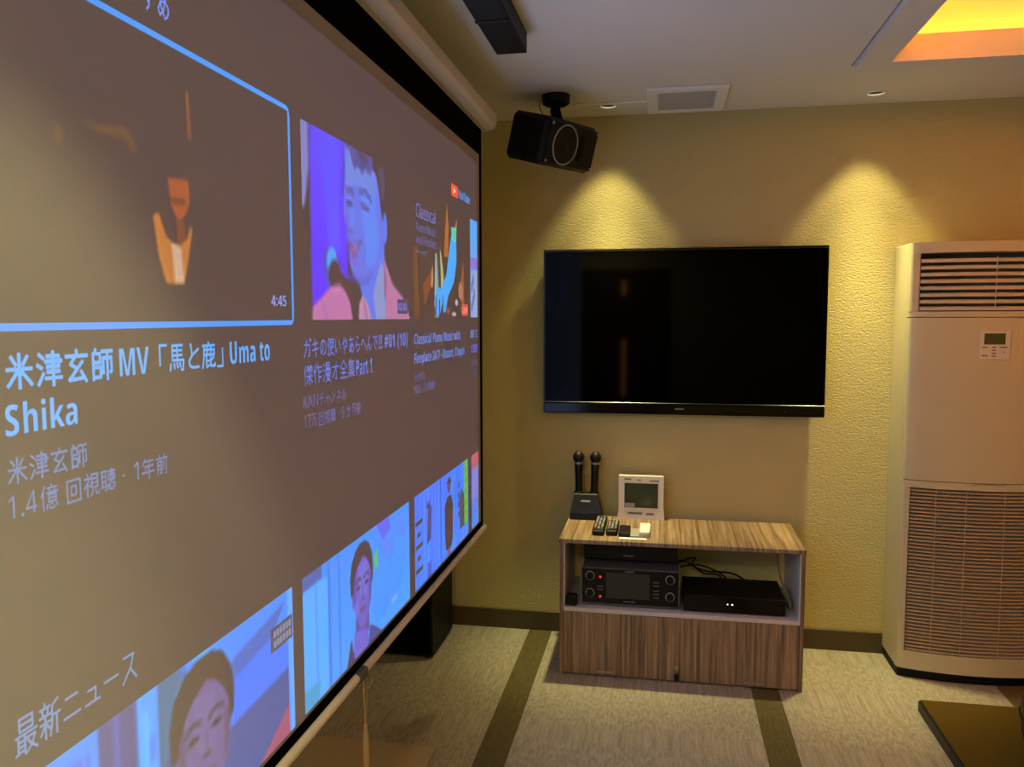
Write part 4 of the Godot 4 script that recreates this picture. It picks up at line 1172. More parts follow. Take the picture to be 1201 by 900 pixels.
func make_equipment() -> void:
	var sy := 0.302
	# karaoke amplifier
	var a := thing("karaoke_amplifier", "black karaoke amplifier with grey display, four knobs and two red lights", "amplifier", Vector3(-0.124, sy, 0.33))
	for e in [[-0.30, 0.25], [0.05, 0.25], [-0.30, 0.41], [0.05, 0.41]]:
		put(a, "foot", lathe([[0.0, 0.0], [0.012, 0.0], [0.012, 0.010], [0.0, 0.010]], 12), M.black_plastic, Vector3(e[0], sy, e[1]))
	bx(a, "case", Vector3(-0.332, sy + 0.0102, 0.20), Vector3(0.084, 0.470, 0.437), M.grey_plastic, 0.004)
	var fp := bx(a, "front_panel", Vector3(-0.330, 0.316, 0.4372), Vector3(0.082, 0.468, 0.447), M.gloss_black, 0.002)
	var zf := 0.447
	for e in [[Vector3(-0.335, 0.312, 0.4375), Vector3(0.087, 0.3155, 0.450)], [Vector3(-0.335, 0.4685, 0.4375), Vector3(0.087, 0.472, 0.450)], [Vector3(-0.335, 0.316, 0.4375), Vector3(-0.3305, 0.468, 0.450)], [Vector3(0.0825, 0.316, 0.4375), Vector3(0.087, 0.468, 0.450)]]:
		bx(a, "silver_rim", e[0], e[1], M.grey_metal, 0.001)
	bx(fp, "display", Vector3(-0.226, 0.340, zf + 0.0002), Vector3(-0.039, 0.453, zf + 0.0012), M.lcd_grey, 0.0)
	bx(fp, "maker_mark", Vector3(-0.146, 0.4575, zf + 0.0002), Vector3(-0.106, 0.463, zf + 0.0008), M.grey_metal, 0.0)
	bx(fp, "trim_mark", Vector3(-0.150, 0.325, zf + 0.0002), Vector3(-0.100, 0.330, zf + 0.0008), M.grey_metal, 0.0)
	for e in [[-0.296, 0.437], [-0.296, 0.361], [0.047, 0.435], [0.047, 0.360]]:
		var kn := put(a, "knob", rod_z(0.0155, e[0], e[1], zf + 0.0002, zf + 0.013, 20), M.satin_black)
		org[kn] = Vector3.ZERO
		put(kn, "knob_ring", ring_turned(0.0182, 0.0020, Vector3(e[0], e[1], zf + 0.0025), Vector3(PI / 2, 0, 0)), M.button_grey)
	for y in [0.432, 0.345]:
		put(fp, "red_led", rod_z(0.0042, -0.2515, y, zf + 0.0002, zf + 0.002, 12), M.led_red)
	for e in [[-0.2515, 0.39], [-0.2515, 0.377], [-0.012, 0.420], [-0.012, 0.405], [-0.012, 0.382], [-0.012, 0.368], [-0.012, 0.352]]:
		bx(fp, "button", Vector3(e[0] - 0.013, e[1] - 0.003, zf + 0.0002), Vector3(e[0] + 0.013, e[1] + 0.003, zf + 0.002), M.grey_plastic, 0.0006)
	# flat player on top of it
	var d := thing("karaoke_player", "flat black player box stacked on the karaoke amplifier", "player", Vector3(-0.13, 0.4705, 0.22))
	bx(d, "case", Vector3(-0.335, 0.4765, 0.10), Vector3(0.078, 0.568, 0.333), M.satin_black, 0.004)
	bx(d, "front_panel", Vector3(-0.333, 0.479, 0.3332), Vector3(0.076, 0.566, 0.340), M.black_plastic, 0.002)
	bx(d, "maker_mark", Vector3(-0.158, 0.496, 0.3402), Vector3(-0.112, 0.503, 0.3408), M.grey_metal, 0.0)
	for e in [[-0.30, 0.13], [0.05, 0.13], [-0.30, 0.30], [0.05, 0.30]]:
		put(d, "foot", lathe([[0.0, 0.0], [0.01, 0.0], [0.01, 0.0058], [0.0, 0.0058]], 10), M.black_plastic, Vector3(e[0], 0.4705, e[1]))
	# set-top box
	var s := thing("set_top_box", "wide black set-top box with two white lights on the cabinet shelf", "set-top box", Vector3(0.315, sy, 0.33))
	bx(s, "case", Vector3(0.103, sy + 0.004, 0.20), Vector3(0.522, 0.378, 0.447), M.satin_black, 0.003)
	var sf := bx(s, "front_panel", Vector3(0.104, sy + 0.006, 0.4472), Vector3(0.521, 0.376, 0.455), M.gloss_black, 0.002)
	for e in [[0.287, 0.0022], [0.306, 0.0034]]:
		bx(sf, "white_led", Vector3(e[0] - e[1], 0.343, 0.4552), Vector3(e[0] + e[1], 0.3475, 0.4562), M.led_white, 0.0)
	for e in [[0.13, 0.23], [0.49, 0.23], [0.13, 0.42], [0.49, 0.42]]:
		put(s, "foot", lathe([[0.0, 0.0], [0.01, 0.0], [0.01, 0.0038], [0.0, 0.0038]], 10), M.black_plastic, Vector3(e[0], sy, e[1]))
	# infrared receiver at the shelf's end
	var r := thing("remote_sensor", "small black infrared sensor cube at the amplifier's side of the shelf", "sensor", Vector3(-0.376, sy, 0.45))
	bx(r, "sensor_body", Vector3(-0.3995, sy, 0.430), Vector3(-0.352, 0.350, 0.472), M.black_plastic, 0.006)
	bx(r, "sensor_lens", Vector3(-0.390, 0.318, 0.4722), Vector3(-0.362, 0.338, 0.4735), M.gloss_black, 0.0005)
	# cables
	var c1 := thing("black_cable_bundle", "tangle of black cables behind the set-top box", "cables", Vector3(0.22, sy, 0.16))
	put(c1, "cable", tube(smooth_path([Vector3(0.088, 0.44, 0.165), Vector3(0.13, 0.432, 0.17), Vector3(0.17, 0.41, 0.175), Vector3(0.22, 0.398, 0.18), Vector3(0.28, 0.396, 0.17), Vector3(0.34, 0.385, 0.16), Vector3(0.40, 0.345, 0.15), Vector3(0.42, 0.307, 0.14)]), 0.0045), M.satin_black)
	put(c1, "cable", tube(smooth_path([Vector3(0.09, 0.425, 0.15), Vector3(0.135, 0.446, 0.15), Vector3(0.165, 0.450, 0.155), Vector3(0.15, 0.425, 0.16), Vector3(0.20, 0.385, 0.165), Vector3(0.27, 0.375, 0.155), Vector3(0.30, 0.308, 0.14)]), 0.004), M.satin_black)
	put(c1, "cable", tube(smooth_path([Vector3(0.095, 0.40, 0.14), Vector3(0.16, 0.415, 0.14), Vector3(0.23, 0.402, 0.14), Vector3(0.30, 0.36, 0.13), Vector3(0.33, 0.307, 0.12)]), 0.004), M.satin_black)
	var c2 := thing("pale_cable", "pale flat cable hanging beside the white inner wall of the cabinet", "cable", Vector3(0.54, sy, 0.22))
	put(c2, "cable", tube(smooth_path([Vector3(0.530, 0.580, 0.13), Vector3(0.529, 0.50, 0.14), Vector3(0.529, 0.43, 0.17), Vector3(0.536, 0.385, 0.24), Vector3(0.551, 0.350, 0.32), Vector3(0.556, 0.315, 0.36), Vector3(0.552, 0.308, 0.30), Vector3(0.546, 0.308, 0.20)]), 0.0055), M.cable_pale)

func make_tabletop_things() -> void:
	var y := 0.6052
	# charging stand
	var s := thing("microphone_stand", "black tapered charging stand holding two wireless microphones", "stand", Vector3(-0.346, y, 0.10))
	var st := tool()
	var lo := [Vector3(-0.420, y, 0.055), Vector3(-0.272, y, 0.055), Vector3(-0.272, y, 0.150), Vector3(-0.420, y, 0.150)]
	var mid := [Vector3(-0.418, y + 0.03, 0.057), Vector3(-0.274, y + 0.03, 0.057), Vector3(-0.274, y + 0.03, 0.147), Vector3(-0.418, y + 0.03, 0.147)]
	var hi := [Vector3(-0.403, y + 0.115, 0.068), Vector3(-0.289, y + 0.115, 0.068), Vector3(-0.289, y + 0.115, 0.122), Vector3(-0.403, y + 0.115, 0.122)]
	var rim := [Vector3(-0.399, y + 0.119, 0.072), Vector3(-0.293, y + 0.119, 0.072), Vector3(-0.293, y + 0.119, 0.118), Vector3(-0.399, y + 0.119, 0.118)]
	for pair in [[lo, mid], [mid, hi], [hi, rim]]:
		for k in 4:
			face(st, [pair[0][(k + 1) % 4], pair[0][k], pair[1][k], pair[1][(k + 1) % 4]])
	face(st, [rim[3], rim[2], rim[1], rim[0]])
	face(st, lo)
	put(s, "stand_body", st.commit(), M.black_plastic)
	for x in [-0.381, -0.309]:
		put(s, "cup", lathe([[0.0, 0.0], [0.023, 0.0], [0.023, 0.006], [0.020, 0.008], [0.0, 0.008]], 20), M.satin_black, Vector3(x, y + 0.1192, 0.095))
	var plate := MeshInstance3D.new()
	plate.name = "name_plate"
	plate.mesh = chamfered(Vector3(0.044, 0.008, 0.001), 0.0)
	plate.material_override = M.button_grey
	s.add_child(plate)
	plate.position = Vector3(-0.346, 0.693, 0.1365) - s.position
	plate.rotation.x = -0.285
	# microphones
	var n := 0
	for e in [[-0.381, 0.02, "black wireless microphone in the charging stand, standing next to the projection screen"], [-0.309, -0.035, "black wireless microphone in the charging stand, standing next to the white control panel"]]:
		var m := thing("wireless_microphone", e[2], "microphone", Vector3(e[0], y + 0.1275, 0.095), "wireless microphones in the charging stand")
		var b := m.position
		put(m, "handle", lathe([[0.0, 0.0], [0.0165, 0.0], [0.018, 0.004], [0.0178, 0.05], [0.0185, 0.09], [0.0205, 0.131], [0.0, 0.131]], 20), M.black_plastic, b)
		put(m, "collar", lathe([[0.0, 0.1312], [0.0225, 0.1312], [0.0235, 0.136], [0.0225, 0.141], [0.0, 0.141]], 20), M.steel, b)
		var head := [[0.0, 0.1412]]
		for k in 13:
			var q := -0.9 + (PI / 2 + 0.9) * k / 12
			head.append([0.0265 * cos(q), 0.1412 + 0.0205 + 0.030 * sin(q)])
		put(m, "grille_head", lathe(head, 22), M.mic_mesh, b)
		m.rotation.z = e[1]
		n += 1
	# control panel
	var p := thing("control_panel", "white touch control panel with dark screen standing on the cabinet", "control panel", Vector3(-0.091, y, 0.08))
	var tilt := Node3D.new()
	var x0 := -0.194
	var x1 := 0.017
	var prof := []
	for v in [[x0 + 0.002, 0.812], [x1 - 0.002, 0.812], [x1, 0.806], [x1 - 0.001, 0.655], [x1 + 0.004, y + 0.012], [x1 + 0.004, y], [x0 - 0.004, y], [x0 - 0.004, y + 0.012], [x0 + 0.001, 0.655], [x0, 0.806]]:
		prof.append(Vector2(v[0], v[1]))
	tilt.free()
	var body := put(p, "panel_case", along_z(prof, 0.062, 0.092), M.panel_white)
	org[body] = Vector3.ZERO
	bx(p, "panel_display", Vector3(-0.166, 0.661, 0.0922), Vector3(-0.010, 0.778, 0.0935), M.lcd_dark_green, 0.0)
	bx(p, "display_status_bar", Vector3(-0.164, 0.663, 0.0937), Vector3(-0.118, 0.683, 0.0941), M.card_grey, 0.0)
	bx(p, "foot_plate", Vector3(x0 + 0.02, y, 0.030), Vector3(x1 - 0.02, y + 0.008, 0.0615), M.panel_white, 0.001)
	for e in [[-0.168, -0.135, 0.797, 0.003], [-0.108, -0.090, 0.794, 0.002], [-0.050, -0.005, 0.791, 0.003], [-0.150, -0.082, 0.634, 0.0045], [-0.064, -0.028, 0.632, 0.0045]]:
		bx(p, "printed_mark", Vector3(e[0], e[2] - e[3], 0.0921), Vector3(e[1], e[2] + e[3], 0.0926), M.print_grey, 0.0)
	# remote controls
	var rng := RandomNumberGenerator.new()
	rng.seed = 7
	for e in [[-0.266, 0.150, 0.415, 0.052, "long black remote control with pale and teal buttons lying next to the microphone stand"], [-0.207, 0.205, 0.408, 0.050, "shorter black remote control with rows of pale buttons lying beside the long remote"]]:
		var r := thing("remote_control", e[4], "remote control", Vector3(e[0], y, (e[1] + e[2]) / 2), "remote controls on the cabinet")
		bx(r, "remote_case", Vector3(e[0] - e[3] / 2, y, e[1]), Vector3(e[0] + e[3] / 2, y + 0.024, e[2]), M.black_plastic, 0.005)
		var rows := int((e[2] - e[1] - 0.03) / 0.018)
		for i in rows:
			for j in 3:
				var pick := rng.randi() % 9
				var bm: Material = M.button_teal if pick == 0 or pick == 1 else (M.button_red if pick == 2 else M.button_grey)
				var bxx: float = e[0] + (j - 1) * 0.0145
				var bz: float = e[1] + 0.020 + i * 0.018
				bx(r, "button", Vector3(bxx - 0.005, y + 0.0242, bz - 0.0045), Vector3(bxx + 0.005, y + 0.0268, bz + 0.0045), bm, 0.001)
	var tr := thing("white_sheet", "thin white sheet lying under the remotes along the cabinet front", "sheet", Vector3(-0.11, y, 0.43))
	bx(tr, "paper", Vector3(-0.172, y, 0.424), Vector3(-0.055, y + 0.0012, 0.452), M.paper_white, 0.0)
	var bk := thing("black_pocket_box", "flat black pocket-sized box between the remotes and the grey card", "box", Vector3(-0.152, y, 0.355))
	bx(bk, "box_case", Vector3(-0.177, y, 0.295), Vector3(-0.128, y + 0.020, 0.415), M.black_plastic, 0.003)
	bx(bk, "box_lid", Vector3(-0.174, y + 0.0202, 0.298), Vector3(-0.131, y + 0.0225, 0.412), M.satin_black, 0.001)
	var cd := thing("grey_card", "grey plastic card lying between black pocket box and white box", "card", Vector3(-0.107, y, 0.35))
	bx(cd, "card_sheet", Vector3(-0.126, y, 0.285), Vector3(-0.087, y + 0.006, 0.415), M.card_grey, 0.0008)
	var wb := thing("white_switch_box", "small white box with grey base lying beside the grey card", "box", Vector3(-0.064, y, 0.34))
	bx(wb, "box_base", Vector3(-0.086, y, 0.262), Vector3(-0.042, y + 0.016, 0.418), M.card_grey, 0.002)
	bx(wb, "box_cover", Vector3(-0.086, y + 0.0162, 0.262), Vector3(-0.042, y + 0.027, 0.416), M.paper_white, 0.003)
	bx(wb, "slot", Vector3(-0.072, y + 0.0271, 0.275), Vector3(-0.056, y + 0.0276, 0.281), M.print_grey, 0.0)

# ---------------------------------------------------------------- air conditioner
const AC0 := 1.020
const AC1 := 1.625

func ac_front(x: float) -> float:
	var k := (x - (AC0 + AC1) / 2) / ((AC1 - AC0) / 2)
	return 0.247 + 0.046 * (1.0 - k * k)

func bowed(x0: float, x1: float, y0: float, y1: float, zb: float, proud: float, round_edge := 0.0) -> ArrayMesh:
	var o := []
	o.append(Vector2(x0, zb))
	var n := 16
	if round_edge > 0.0:
		o.append(Vector2(x0, ac_front(x0) + proud - round_edge))
		x0 += round_edge * 0.4
		o.append(Vector2(x0, ac_front(x0) + proud - round_edge * 0.3))
		x0 += round_edge * 0.6
	var first := o.size()
	var xe := x1 - round_edge
	for i in n + 1:
		var x := lerpf(x0, xe, float(i) / n)
		o.append(Vector2(x, ac_front(x) + proud))
	var last := o.size() - 1
	if round_edge > 0.0:
		o.append(Vector2(x1 - round_edge * 0.4, ac_front(x1) + proud - round_edge * 0.3))
		o.append(Vector2(x1, ac_front(x1) + proud - round_edge))
	o.append(Vector2(x1, zb))
	return extruded(o, y0, y1, first - 1 if round_edge > 0.0 else first, last + 1 if round_edge > 0.0 else last)

func slat_mesh(x0: float, x1: float, depth: float, thick: float, proud: float, drop: float) -> ArrayMesh:
	var st := tool()
	var n := 12
	var rows := []
	for i in n + 1:
		var x := lerpf(x0, x1, float(i) / n)
		var z := ac_front(x) + proud
		rows.append([Vector3(x, thick / 2 - drop, z), Vector3(x, thick / 2 + drop, z - depth), Vector3(x, -thick / 2 + drop, z - depth), Vector3(x, -thick / 2 - drop, z)])
	for i in n:
		for k in 4:
			var l := (k + 1) % 4
			face(st, [rows[i][k], rows[i + 1][k], rows[i + 1][l], rows[i][l]])
	face(st, rows[0])
	var last: Array = rows[n].duplicate()
	last.reverse()
	face(st, last)
	return st.commit()

func make_ac() -> void:
	var t := thing("floor_air_conditioner", "tall beige floor-standing air conditioner with bowed front and louvers", "air conditioner", Vector3(1.3225, 0, 0.14))
	put(t, "plinth", bowed(AC0 + 0.006, AC1 - 0.006, 0.0, 0.040, 0.02, -0.012), M.satin_black)
	bx(t, "case_side", Vector3(AC0, 0.0405, 0.003), Vector3(AC0 + 0.010, 1.866, 0.205), M.ac_plastic, 0.003)
	bx(t, "case_side", Vector3(AC1 - 0.010, 0.0405, 0.003), Vector3(AC1, 1.866, 0.205), M.ac_plastic, 0.003)
	bx(t, "case_top", Vector3(AC0 + 0.0102, 1.852, 0.003), Vector3(AC1 - 0.0102, 1.866, 0.205), M.ac_plastic, 0.001)
	bx(t, "case_bottom", Vector3(AC0 + 0.0102, 0.0405, 0.003), Vector3(AC1 - 0.0102, 0.055, 0.205), M.ac_plastic, 0.001)
	bx(t, "case_back", Vector3(AC0 + 0.0102, 0.0552, 0.003), Vector3(AC1 - 0.0102, 1.8518, 0.012), M.ac_inner, 0.0)
	for y in [0.846, 1.562]:
		bx(t, "inner_shelf", Vector3(AC0 + 0.0102, y, 0.0122), Vector3(AC1 - 0.0102, y + 0.010, 0.205), M.ac_inner, 0.0)
	var z := 0.2052
	put(t, "lower_frame", bowed(AC0, AC1, 0.0405, 0.120, z, 0.0, 0.012), M.ac_plastic)
	put(t, "side_frame", bowed(AC0, 1.050, 0.1205, 0.8345, z, 0.0, 0.010), M.ac_plastic)
	put(t, "side_frame", bowed(AC1 - 0.030, AC1, 0.1205, 0.8345, z, 0.0, 0.010), M.ac_plastic)
	put(t, "middle_rail", bowed(AC0, AC1, 0.835, 0.8655, z, 0.0, 0.012), M.ac_plastic)
	put(t, "front_panel", bowed(AC0 + 0.001, AC1 - 0.001, 0.8685, 1.5545, z, 0.002, 0.012), M.ac_plastic)
	put(t, "upper_rail", bowed(AC0, AC1, 1.5575, 1.580, z, 0.0, 0.012), M.ac_plastic)
	put(t, "side_frame", bowed(AC0, 1.056, 1.5805, 1.8215, z, 0.0, 0.010), M.ac_plastic)
	put(t, "side_frame", bowed(AC1 - 0.036, AC1, 1.5805, 1.8215, z, 0.0, 0.010), M.ac_plastic)
	put(t, "top_frame", bowed(AC0, AC1, 1.822, 1.866, z, 0.0, 0.012), M.ac_plastic)
	bx(t, "intake_filter", Vector3(AC0 + 0.0104, 0.058, 0.100), Vector3(AC1 - 0.0104, 0.844, 0.104), M.ac_inner, 0.0)
	# louvers
	var lv := slat_mesh(1.0570, AC1 - 0.0370, 0.013, 0.0125, -0.005, 0.002)
	for k in 8:
		put(t, "louver", lv, M.ac_louver, Vector3(0, 1.593 + 0.0282 * k, 0))
	for x in [1.333]:
		put(t, "vane_link", tube([Vector3(x, 1.583, ac_front(x) - 0.004), Vector3(x, 1.805, ac_front(x) - 0.004)], 0.0018, 6), M.ac_louver)
	# intake slats
	var sl := slat_mesh(1.0510, AC1 - 0.0310, 0.012, 0.0066, -0.003, 0.001)
	for k in 46:
		put(t, "intake_slat", sl, M.ac_grille, Vector3(0, 0.1285 + 0.01545 * k, 0))
	for x in [1.145, 1.258, 1.406, 1.52]:
		put(t, "intake_rib", tube([Vector3(x, 0.122, ac_front(x) - 0.0035), Vector3(x, 0.833, ac_front(x) - 0.0035)], 0.0022, 6), M.ac_grille)
	put(t, "finger_grip", tube(smooth_path([Vector3(1.272, 0.858, ac_front(1.272) + 0.0006), Vector3(1.30, 0.8625, ac_front(1.30) + 0.0008), Vector3(1.335, 0.864, ac_front(1.335) + 0.0008), Vector3(1.37, 0.8625, ac_front(1.37) + 0.0008), Vector3(1.40, 0.858, ac_front(1.40) + 0.0006)]), 0.0022, 6), M.ac_grille)
	# control plate
	var zf := ac_front(1.3355) + 0.0025
	var c := bx(t, "control_plate", Vector3(1.277, 1.384, zf - 0.003), Vector3(1.394, 1.501, zf + 0.0025), M.ac_panel_plate, 0.001)
	zf += 0.0025
	bx(c, "display", Vector3(1.294, 1.445, zf + 0.0002), Vector3(1.374, 1.490, zf + 0.001), M.lcd_green, 0.0)
	for e in [[1.286, 1.308, 1.4335], [1.324, 1.340, 1.4335], [1.352, 1.382, 1.4335], [1.286, 1.310, 1.399], [1.324, 1.340, 1.421], [1.324, 1.340, 1.409], [1.324, 1.340, 1.397]]:
		bx(c, "printed_mark", Vector3(e[0], e[2] - 0.0022, zf + 0.0001), Vector3(e[1], e[2] + 0.0022, zf + 0.0005), M.print_grey, 0.0)
	for e in [[1.297, 1.416, 0.009], [1.367, 1.414, 0.010]]:
		bx(c, "button", Vector3(e[0] - e[2], e[1] - 0.008, zf + 0.0001), Vector3(e[0] + e[2], e[1] + 0.008, zf + 0.0015), M.ac_panel_plate, 0.0006)
	put(c, "start_lamp", tube([Vector3(1.369, 1.414, zf + 0.0016), Vector3(1.369, 1.414, zf + 0.0024)], 0.0028, 10), M.print_grey)
	for y in [0.145, 0.16]:
		put(t, "screw", tube([Vector3(AC0 - 0.001, y - 0.02, 0.15), Vector3(AC0 - 0.0002, y - 0.02, 0.15)], 0.003, 8), M.steel)

# ---------------------------------------------------------------- ceiling things
func make_ceiling_things() -> void:
	# loudspeaker on its bracket
	var at := Vector3(-0.471, 2.299, 0.418)
	var turn := Vector3(0.288, 1.049, 0.011)
	var s := thing("ceiling_speaker", "black loudspeaker with ringed cone hanging from a ceiling bracket", "speaker", at)
	var basis := Basis.from_euler(turn)
	var w := 0.352
	var h := 0.193
	var d := 0.203
	var local := func(called: String, m: Mesh, mt: Material, pos: Vector3, rot := Vector3.ZERO) -> MeshInstance3D:
		var o := MeshInstance3D.new()
		o.name = called
		o.mesh = m
		o.material_override = mt
		s.add_child(o, true)
		o.transform = Transform3D(basis * Basis.from_euler(rot), basis * pos)
		org[o] = Vector3.ZERO
		return o
	local.call("speaker_case", chamfered(Vector3(w, h, d), 0.018), M.satin_black, Vector3.ZERO)
	local.call("front_baffle", chamfered(Vector3(w - 0.026, h - 0.026, 0.008), 0.003), M.satin_black, Vector3(0, 0, d / 2 + 0.0041))
	local.call("cone_ring", ring_mesh(0.079, 0.0030, 48), M.button_grey, Vector3(-0.050, 0, d / 2 + 0.0110), Vector3(PI / 2, 0, 0))
	local.call("cone", lathe([[0.0, 0.006], [0.018, 0.005], [0.028, 0.001], [0.066, 0.004], [0.074, 0.005], [0.076, 0.0]], 36), M.satin_black, Vector3(-0.050, 0, d / 2 + 0.0085), Vector3(PI / 2, 0, 0))
	local.call("horn_frame", chamfered(Vector3(0.088, 0.108, 0.006), 0.002), M.satin_black, Vector3(0.098, 0, d / 2 + 0.0113))
	local.call("horn_mouth", chamfered(Vector3(0.064, 0.084, 0.004), 0.0015), M.satin_black, Vector3(0.098, 0, d / 2 + 0.0164))
	for e in [[-1, -1], [1, -1], [-1, 1], [1, 1]]:
		local.call("corner_bolt", lathe([[0.0, 0.0], [0.0062, 0.0], [0.0055, 0.004], [0.0, 0.005]], 12), M.steel, Vector3(e[0] * (w / 2 - 0.022), e[1] * (h / 2 - 0.022), d / 2 + 0.0085), Vector3(PI / 2, 0, 0))
	var top: Vector3 = at + basis * Vector3(0.0, h / 2 + 0.002, 0.0)
	var b := Vector3(-0.458, 2.4995, 0.396)
	put(s, "ceiling_plate", lathe([[0.0, -0.042], [0.046, -0.042], [0.058, -0.034], [0.060, 0.0], [0.0, 0.0]], 24), M.satin_black, b)
	put(s, "bracket_arm", tube([b + Vector3(0, -0.0425, 0), b + Vector3(-0.002, -0.065, 0.004), top], 0.023, 14), M.satin_black)
	put(s, "speaker_wire", tube(smooth_path([b + Vector3(-0.061, -0.020, 0.015), b + Vector3(-0.068, -0.05, 0.02), at + basis * Vector3(-0.05, h / 2 - 0.004, -0.03)]), 0.0022, 6), M.satin_black)
	# bar under the ceiling
	var r := thing("ceiling_bar", "long black box-section bar fixed under the ceiling beside the screen case", "bar", Vector3(-0.503, 2.43, 1.8))
	bx(r, "bar_body", Vector3(-0.556, 2.432, 1.185), Vector3(-0.452, 2.4995, 2.60), M.satin_black, 0.004)
	bx(r, "bar_end_cap", Vector3(-0.554, 2.434, 1.178), Vector3(-0.454, 2.4985, 1.1848), M.black_plastic, 0.002)
	bx(r, "bar_joint", Vector3(-0.5575, 2.4305, 1.48), Vector3(-0.4505, 2.4318, 1.50), M.black_plastic, 0.0)
	# ventilation grille
	var v := thing("ceiling_vent", "white square ventilation grille in the ceiling above the television", "vent", Vector3(0.089, 2.485, 0.25))
	var x0 := -0.077
	var x1 := 0.256
	var z0 := 0.055
	var z1 := 0.445
	var y0 := 2.485
	var y1 := 2.4995
	var fw := 0.048
	bx(v, "vent_frame", Vector3(x0, y0, z0), Vector3(x1, y1, z0 + fw), M.vent_white, 0.003)
	bx(v, "vent_frame", Vector3(x0, y0, z1 - fw), Vector3(x1, y1, z1), M.vent_white, 0.003)
	bx(v, "vent_frame", Vector3(x0, y0, z0 + fw + 0.0002), Vector3(x0 + fw, y1, z1 - fw - 0.0002), M.vent_white, 0.003)
	bx(v, "vent_frame", Vector3(x1 - fw, y0, z0 + fw + 0.0002), Vector3(x1, y1, z1 - fw - 0.0002), M.vent_white, 0.003)
	bx(v, "filter_sheet", Vector3(x0 + fw + 0.0005, y1 - 0.003, z0 + fw + 0.0005), Vector3(x1 - fw - 0.0005, y1, z1 - fw - 0.0005), M.vent_grey, 0.0)
	for k in 24:
		var z := z0 + fw + 0.008 + k * 0.0121
		bx(v, "vent_slat", Vector3(x0 + fw + 0.001, y0 + 0.002, z - 0.003), Vector3(x1 - fw - 0.001, y0 + 0.008, z + 0.003), M.vent_grey, 0.0)
	# cable cover
	var cc := thing("cable_cover", "thin white cable cover running along the ceiling from bracket to vent", "cable cover", Vector3(-0.24, 2.492, 0.238))
	bx(cc, "cover_channel", Vector3(-0.405, 2.4915, 0.232), Vector3(-0.0785, 2.4995, 0.246), M.vent_white, 0.002)

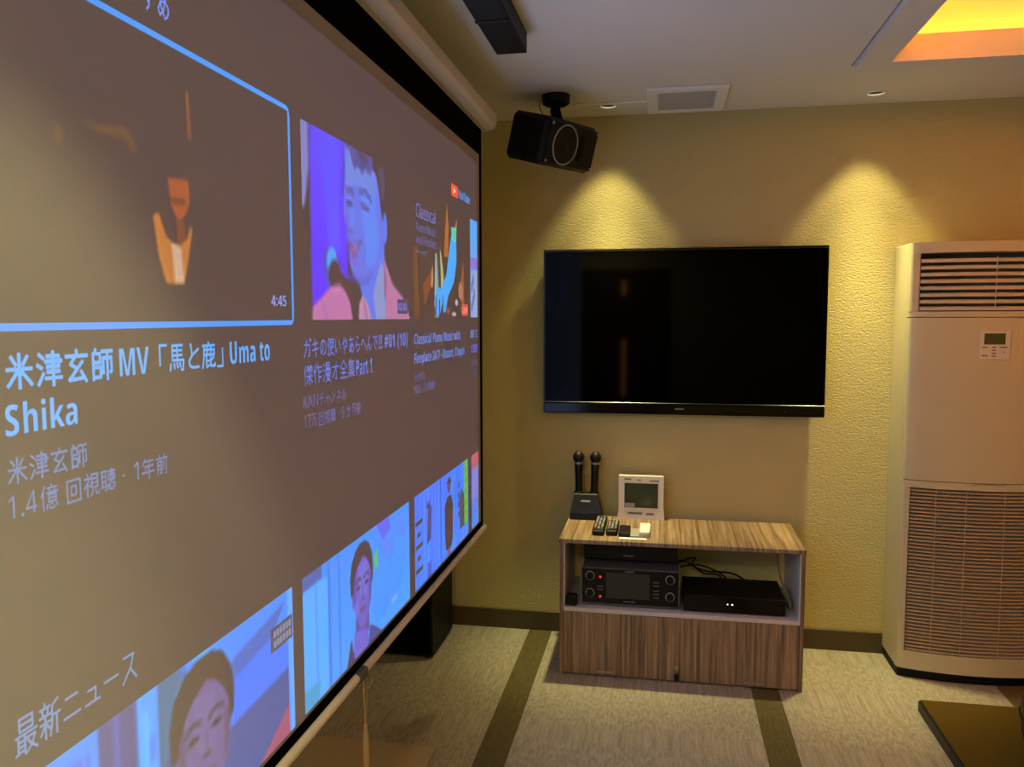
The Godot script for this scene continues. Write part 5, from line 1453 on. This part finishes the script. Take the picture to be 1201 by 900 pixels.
# ---------------------------------------------------------------- floor things
func make_floor_things() -> void:
	# floor speaker behind the screen
	var s := thing("floor_speaker", "tall black floor speaker in the corner behind the projection screen", "speaker", Vector3(-1.19, 0, 0.27))
	bx(s, "speaker_cabinet", Vector3(-1.37, 0.012, 0.086), Vector3(-1.012, 0.95, 0.445), M.satin_black, 0.006)
	bx(s, "cloth_grille", Vector3(-1.36, 0.03, 0.4452), Vector3(-1.022, 0.93, 0.456), M.black_fabric, 0.003)
	for e in [[-1.33, 0.12], [-1.05, 0.12], [-1.33, 0.41], [-1.05, 0.41]]:
		put(s, "foot", lathe([[0.0, 0.0], [0.018, 0.0], [0.018, 0.0118], [0.0, 0.0118]], 12), M.black_plastic, Vector3(e[0], 0, e[1]))
	var m := thing("floor_mat", "tan mat lying on the floor under the projection screen", "mat", Vector3(-1.02, 0, 1.7))
	bx(m, "mat_pad", Vector3(-1.26, 0.001, 1.195), Vector3(-0.784, 0.014, 2.2), M.tan_mat, 0.003)
	# low stage
	var g := thing("low_stage", "low square platform with brown carpet top and black edge", "platform", Vector3(1.7, 0, 1.5))
	bx(g, "platform_body", Vector3(1.016, 0.001, 0.572), Vector3(2.40, 0.044, 2.50), M.stage_edge, 0.002)
	bx(g, "carpet_top", Vector3(1.022, 0.0442, 0.578), Vector3(2.394, 0.050, 2.494), M.stage_carpet, 0.001)
	# pouf
	var p := thing("round_pouf", "dark brown rounded leather pouf standing on the low platform", "pouf", Vector3(1.415, 0.0505, 1.10))
	var prof := [[0.0, 0.0], [0.15, 0.0]]
	for k in 15:
		var q := -PI / 2 + 0.25 + (PI - 0.35) * k / 14
		prof.append([0.10 + 0.13 * pow(cos(q), 0.8), 0.185 + 0.185 * sin(q)])
	prof.append([0.0, 0.372])
	put(p, "cushion", lathe(prof, 40), M.dark_leather, p.position)
	put(p, "piping", ring_mesh(0.2315, 0.004, 40), M.dark_leather, p.position + Vector3(0, 0.185, 0))
	put(p, "top_button", lathe([[0.0, 0.0], [0.014, 0.0], [0.011, 0.005], [0.0, 0.007]], 14), M.dark_leather, p.position + Vector3(0, 0.3722, 0))

# ---------------------------------------------------------------- light and camera
const COVE_ENERGY := 0.85
const SCREEN_ENERGY := 1.0
const FILL_PANEL_ENERGY := 3.6
const POWER := 0.95
const EXPOSURE := 1.25

func _ready() -> void:
	var cam := Camera3D.new()
	cam.name = "camera"
	add_child(cam)
	cam.position = Vector3(0, 1.5621, 3.9196)
	cam.basis = Basis.from_euler(Vector3(-0.0820, 0.1825, -0.0020))
	cam.fov = rad_to_deg(2.0 * atan(450.0 / 953.95))
	cam.near = 0.05
	cam.far = 60.0
	cam.current = true
	var env := Environment.new()
	env.background_mode = Environment.BG_COLOR
	env.background_color = Color(0, 0, 0)
	env.tonemap_mode = Environment.TONE_MAPPER_LINEAR
	env.tonemap_exposure = EXPOSURE
	env.sdfgi_enabled = true
	env.ssao_enabled = true
	env.ssil_enabled = true
	var we := WorldEnvironment.new()
	we.name = "environment"
	we.environment = env
	add_child(we)
	make_materials()
	make_room()
	make_cove_light()
	make_downlight(Vector3(LIGHT_X[0], 2.5, LIGHT_Z[0]), "small ceiling downlight between the hanging speaker and the vent", POWER)
	make_downlight(Vector3(LIGHT_X[1], 2.5, LIGHT_Z[0]), "small ceiling downlight between the vent and the glowing ceiling recess", POWER)
	make_downlight(Vector3(LIGHT_X[0], 2.5, LIGHT_Z[1]), "small ceiling downlight over the middle of the room beside the projection screen", POWER * 1.9)
	make_downlight(Vector3(LIGHT_X[1], 2.5, LIGHT_Z[1]), "added fill downlight at the rear end of the glowing ceiling recess", POWER)  # out of view, added to the row for general fill
	make_fill_panel()
	make_screen()
	make_tv()
	make_ac()
	make_cabinet()
	make_floor_things()
	make_ceiling_things()
	make_equipment()
	make_tabletop_things()
